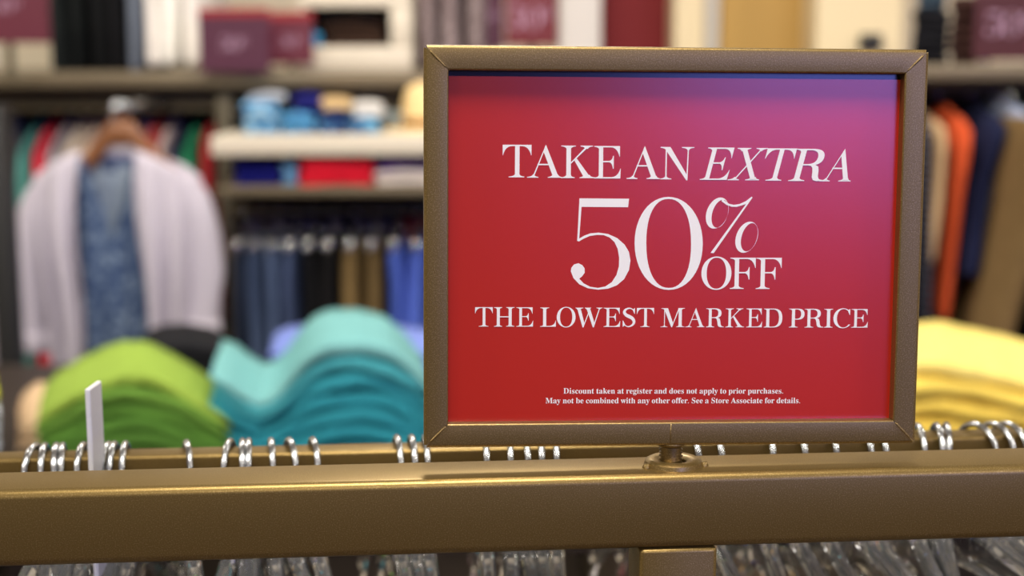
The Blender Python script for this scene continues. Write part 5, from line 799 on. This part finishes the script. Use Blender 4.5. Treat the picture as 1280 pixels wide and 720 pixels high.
# ------------------------------------------------------------------ back wall beyond the sign
WY = 4.30
def wall_block(name, p0, p1, Y, d, M, zt=CEIL):
    x0, x1 = at(p0, 40, Y).x, at(p1, 40, Y).x
    return struct(name, box(x0, x1, Y, Y + d, 0, zt, 0.004), M)
wall_block('trim_1', 700, 751, WY, RY1 - WY, mat('white_paint', rgb(224, 218, 212), 0.7))
wall_block('trim_2', 843, 880, WY, RY1 - WY, CREAM)
wall_block('trim_3', 880, 899, WY + 0.05, RY1 - WY - 0.05, mat('grey_paint', rgb(190, 186, 178), 0.7))
wall_block('trim_4', 899, 1020, WY + 0.1, RY1 - WY - 0.1, TAN)
wall_block('trim_5', 1020, 1128, WY - 0.1, RY1 - WY + 0.1, CREAM)
def panel(name, p0, p1, py0, py1, Y, M, label, cat, d=0.012):
    o = obj(name, px_box(p0, py0, p1, py1, Y, d, 0.002), M); tag(o, label, cat); return o
rp = thing('fabric_banner', 'plain dark red banner hanging on the back wall between the white and cream pillars', 'banner', at(796, 60, WY + 0.2))
x0, x1 = at(752, 40, WY + .2).x, at(841, 40, WY + .2).x; rp_l = rp.location
obj('cloth', box(x0 - rp_l.x, x1 - rp_l.x, 0, 0.006, -0.9, 0.9), mat('banner_red', rgb(116, 14, 20), 0.7), rp)
bm = bmesh.new(); add_tube(bm, [(x0 - rp_l.x - 0.004, 0.003, 0.905), (x1 - rp_l.x + 0.004, 0.003, 0.905)], 0.012, 10); obj('pole', bm, DKMETAL, rp, 'all')
# two more signs standing on the long fixture, above the framed sign
sale_sign(632, -12, 697, 57, 3.74, UPZ, mat('sign_red', rgb(98, 15, 28), 0.5), 'red sale sign above the top edge of the big framed sign', 0.0016)
sale_sign(604, -20, 630, 60, 3.80, UPZ, PURPSHEEN, 'narrow sign with painted purple sheen beside the red one above the framed sign', 0.0006)
# small dark thermostat-like box on the cream pillar
o = tag(obj('control_box', px_box(1077, 42, 1104, 62, WY - 0.14, 0.04, 0.006), BLACKM, None, True), 'small black box fixed low on the cream pillar above the sign', 'box')

# ------------------------------------------------------------------ right fixture
RYF = 3.0
fr = thing('display_fixture', 'greige fixture right of the sign with a rail of dark, orange and tan clothes', 'shelving')
r0 = at(1122, 101, RYF); r1 = at(1420, 80, RYF)
obj('top_board', box(r0.x, r1.x, RYF, 3.60, r0.z, r1.z, 0.004), GREIGE, fr, True)
obj('face_panel', box(r0.x, r1.x, RYF + 0.10, RYF + 0.12, at(1200, 112, RYF + 0.1).z, r0.z - 0.001, 0.003), DKMETAL, fr, True)
RB_Y = 3.18; RB_Z = at(1200, 116, RB_Y).z
bm = bmesh.new(); add_tube(bm, [(r0.x + 0.02, RB_Y, RB_Z), (r1.x - 0.02, RB_Y, RB_Z)], 0.0125, 12); obj('hang_bar', bm, DKMETAL, fr, 'all')
obj('back_board', box(r0.x, r1.x, 3.58, 3.60, 0.05, r0.z - 0.001), DARKPANEL, fr)
for x in (r0.x + 0.012, r1.x - 0.012): obj('upright', box(x - 0.012, x + 0.012, 3.10, 3.57, 0.0, r0.z - 0.001, 0.003), DKMETAL, fr, True)
STR = stripes('striped_knit', rgb(26, 26, 32), rgb(84, 84, 96), 18)
ROW = [(1138, 1158, 128, 430, (30, 28, 34), 'black striped top nearest the edge of the framed sign', 0, STR), (1158, 1178, 126, 425, (26, 26, 32), 'black striped top, second from the edge of the framed sign', 0, STR),
       (1176, 1196, 140, 330, (176, 146, 110), 'beige tan top next to the orange one', -12, None), (1204, 1230, 134, 400, (188, 76, 40), 'bright orange top right of the framed sign', -24, None),
       (1242, 1276, 134, 345, (24, 28, 54), 'dark navy top right of the orange one', -34, None), (1282, 1298, 124, 300, (150, 160, 186), 'pale blue grey top between the navy top and the tan trousers', -30, None)]
for i, (p0, p1, t_, b_, c, nm, ln, M) in enumerate(ROW):
    hung('hung_shirt', p0, p1, t_, b_, 2.92, 0.42, c, nm, 'top', 'tops on the rail right of the sign', 'top', ln, 160 + i, (RB_Y, RB_Z, 0.0125), False, M)
hung('hanging_trousers', 1296, 1336, 150, 470, 2.80, 0.30, (112, 90, 58), 'tan trousers hung at the right edge above the yellow shirts', 'trousers', 'trousers on the rail right of the sign', 'pants', -52, 170, (RB_Y - 0.12, RB_Z, 0.0125), True)
hung('hanging_trousers', 1344, 1380, 150, 470, 2.86, 0.30, (18, 18, 20), 'black trousers hung behind the tan pair at the right edge', 'trousers', 'trousers on the rail right of the sign', 'pants', -26, 171, (RB_Y - 0.08, RB_Z, 0.0125), True)
RZ = r1.z
sale_sign(1216, -14, 1310, 75, 3.06, RZ, mat('sign_maroon', rgb(66, 9, 14), 0.5), 'dark red sale sign standing on the right fixture', 0.0014)
G4 = 'clothes piled on the right fixture'
folded('folded_sweater', 1124, 1170, 12, 78, 6, 3.08, 0.24, (24, 24, 28), lab('black', 'top', 'on the right fixture', 6), 'top', G4, 41)
folded('folded_sweater', 1128, 1164, -20, 11, 3, 3.10, 0.3, (52, 66, 78), lab('slate blue', 'top', 'on the black pile on the right fixture', 3), 'top', G4, 42)
folded('folded_sweater', 1170, 1206, -6, 78, 6, 3.12, 0.24, (64, 42, 38), lab('rust brown', 'top', 'beside the black pile on the right fixture', 6), 'top', G4, 43)
folded('folded_sweater', 1206, 1221, 40, 78, 3, 3.14, 0.24, (74, 100, 170), lab('cobalt blue', 'top', 'beside the red sign on the right fixture', 3), 'top', G4, 44)
# black pillar at the left edge
t = thing('display_post', 'black floor post at the left edge of the clothes rail', 'post', (0, 0, 0))
p0 = at(-14, 300, 2.8); p1 = at(11, 300, 2.8)
obj('shaft', box(p0.x, p1.x, 2.8, 2.86, 0.012, at(0, 132, 2.8).z, 0.003), BLACKM, t, True)
obj('base_plate', box(p0.x - 0.1, p1.x + 0.1, 2.7, 2.96, 0, 0.012, 0.003), BLACKM, t, True)

# ------------------------------------------------------------------ cardigan and blouse facing the shop
GY = 3.18
def gz(py): return at(150, py, GY).z
def gx(px): return at(px, 300, GY).x
CW = mat('cardigan_knit', rgb(186, 180, 192), 0.9, 0, 0.15, 0.05, 60, 0.4, 500, bdist=0.001)
def cloth_grid(fn, nu, nv, thick, name, M, parent):
    bm = bmesh.new()
    V = [[bm.verts.new(fn(i / nu, j / nv)) for i in range(nu + 1)] for j in range(nv + 1)]
    for j in range(nv):
        for i in range(nu): bm.faces.new((V[j][i], V[j][i + 1], V[j + 1][i + 1], V[j + 1][i]))
    bmesh.ops.recalc_face_normals(bm, faces=bm.faces[:])
    bmesh.ops.solidify(bm, geom=bm.faces[:], thickness=thick)
    return obj(name, bm, M, parent, 'all')
wh = thing('wooden_hanger', 'wooden hanger on the face-out arm carrying the white cardigan and blue blouse', 'hanger', (arm_x, ARM_Y, arm_z + 0.0125 - 0.020))
obj('hook', wall_hook(0.003), CHROME, wh, 'all')
# turn the hook so that it crosses the arm
wh.children[0].rotation_euler = (0, 0, PI / 2)
bm = bmesh.new(); dz = wh.location.z; rings = []
for v in smoothpoly([(-0.185, gz(252) - dz, 0), (-0.14, gz(232) - dz, 0), (-0.07, gz(200) - dz, 0), (-0.025, gz(168) - dz, 0), (0, gz(166) - dz, 0), (0.025, gz(168) - dz, 0), (0.07, gz(200) - dz, 0), (0.14, gz(232) - dz, 0), (0.185, gz(252) - dz, 0)], 4):
    rings.append([(v.x, 0.012 * math.cos(a), v.y + (0.031 - 0.07 * abs(v.x)) * math.sin(a)) for a in [2 * PI * k / 10 for k in range(10)]])
add_loft(bm, rings); obj('hanger_arms', bm, WOOD, wh, 'all')

card = thing('cardigan', 'white open-front cardigan hung facing out over a blue print blouse', 'cardigan', (arm_x, ARM_Y, gz(200)))
ox, oz = arm_x, gz(200)
def front(side):
    sgn = -1 if side == 'l' else 1
    inner = lambda v: (gx(113 if sgn < 0 else 180) - ox) + (-0.006 * math.sin(v * 9) - (0.012 * v if sgn < 0 else -0.016 * v))
    def outer(v):
        base = gx(42 + 16 * min(1, v * 2.5)) - ox if sgn < 0 else gx(256 - 8 * min(1, v * 2)) - ox
        return base + sgn * (-0.012 * math.exp(-((v - .0) / .08) ** 2) + 0.008 * math.sin(v * 5))
    def fn(u, v):
        x = inner(v) + (outer(v) - inner(v)) * u
        ztop = (gz(186) - oz) + (gz(222) - gz(186)) * (u ** 1.3)
        z = ztop + ((gz(560) - oz) - ztop) * v
        y = -0.045 - 0.03 * math.sin(min(1, v * 3) * PI / 2) * (1 - u ** 3) + 0.055 * u ** 4 + 0.026 * math.sin(u * 15 + v * 2 + sgn) * min(1, v * 2.5)
        return (x, y, z)
    return fn
cloth_grid(front('l'), 22, 26, 0.004, 'front_panel', CW, card); cloth_grid(front('r'), 22, 26, 0.004, 'front_panel', CW, card)
def backp(u, v):
    x = (gx(44 + 16 * min(1, v * 2.5)) - ox) + (gx(254 - 8 * min(1, v * 2)) - gx(44 + 16 * min(1, v * 2.5))) * u; e = abs(u - .5) * 2
    ztop = (gz(182) - oz) + (gz(222) - gz(182)) * e ** 1.5; z = ztop + ((gz(556) - oz) - ztop) * v
    return (x, 0.05 - 0.04 * e ** 4 + 0.01 * math.sin(u * 30), z)
cloth_grid(backp, 30, 16, 0.004, 'back_panel', CW, card)
def sleeve(side):
    pts = [(66, 222), (52, 262), (38, 330), (34, 400), (38, 432)] if side == 'l' else [(234, 222), (247, 264), (254, 335), (250, 390), (246, 418)]
    rad = [0.028, 0.042, 0.042, 0.040, 0.042]
    bm = bmesh.new(); rings = []
    P = smoothpoly([(a, b, r * 1000) for (a, b), r in zip(pts, rad)], 4)
    for i, p in enumerate(P):
        cx, cz, r = gx(p.x) - ox, gz(p.y) - oz, p.z / 1000
        rings.append([(cx + r * math.cos(a) * (1 + .08 * math.sin(a * 5 + i)), -0.01 + r * 0.8 * math.sin(a), cz + 0.3 * r * math.cos(a) * (-1 if side == 'l' else 1) * (1 if i == 0 else .1)) for a in [2 * PI * k / 18 for k in range(18)]])
    add_loft(bm, rings); s = obj('sleeve', bm, CW, card, 'all')
    e = P[-1]; bm = bmesh.new(); cx, cz, r = gx(e.x) - ox, gz(e.y) - oz, e.z / 1000
    add_loft(bm, [[(cx + (r + d) * math.cos(a), -0.01 + (r + d) * .8 * math.sin(a), cz + h) for a in [2 * PI * k / 18 for k in range(18)]] for d, h in ((0.001, 0.035), (0.006, 0.03), (0.007, -0.004), (0.001, -0.010))])
    obj('cuff', bm, CW, s, 'all')
sleeve('l'); sleeve('r')
blouse = thing('blouse', 'blue and white print V-neck blouse hung inside the white cardigan', 'blouse', (arm_x, ARM_Y, oz))
BP = speckle('blouse_print', rgb(62, 80, 114), rgb(126, 144, 166), 55, 0.58)
def bfront(u, v):
    x = (gx(94) - ox) + (gx(198) - gx(94)) * u; e = abs(u - 0.5) * 2
    ztop = gz(196) - oz if e > 0.58 else (gz(300) - oz) + (gz(200) - gz(300)) * (e / 0.58)
    z = ztop + ((gz(560) - oz) - ztop) * v
    return (x, -0.030 - 0.02 * (1 - e ** 2) * min(1, v * 3) + 0.007 * math.sin(u * 22 + v), z)
cloth_grid(bfront, 26, 20, 0.003, 'front_panel', BP, blouse)
def bback(u, v):
    x = (gx(94) - ox) + (gx(198) - gx(94)) * u
    z = (gz(208) - oz) + (gz(556) - gz(208)) * v
    return (x, 0.030 + 0.005 * math.sin(u * 18), z)
bb = cloth_grid(bback, 20, 12, 0.003, 'back_panel', mat('blouse_inside', rgb(132, 146, 164), 0.9, noise=0.1), blouse); bb['label'] = 'paler inside of the back'
def bneck(u, v):
    x = (gx(112) - ox) + (gx(180) - gx(112)) * u
    return (x, 0.022 + 0.012 * math.sin(u * PI), (gz(196) - oz) + (gz(216) - gz(196)) * v)
cloth_grid(bneck, 14, 4, 0.004, 'neckband', fabric(70, 82, 118), blouse)
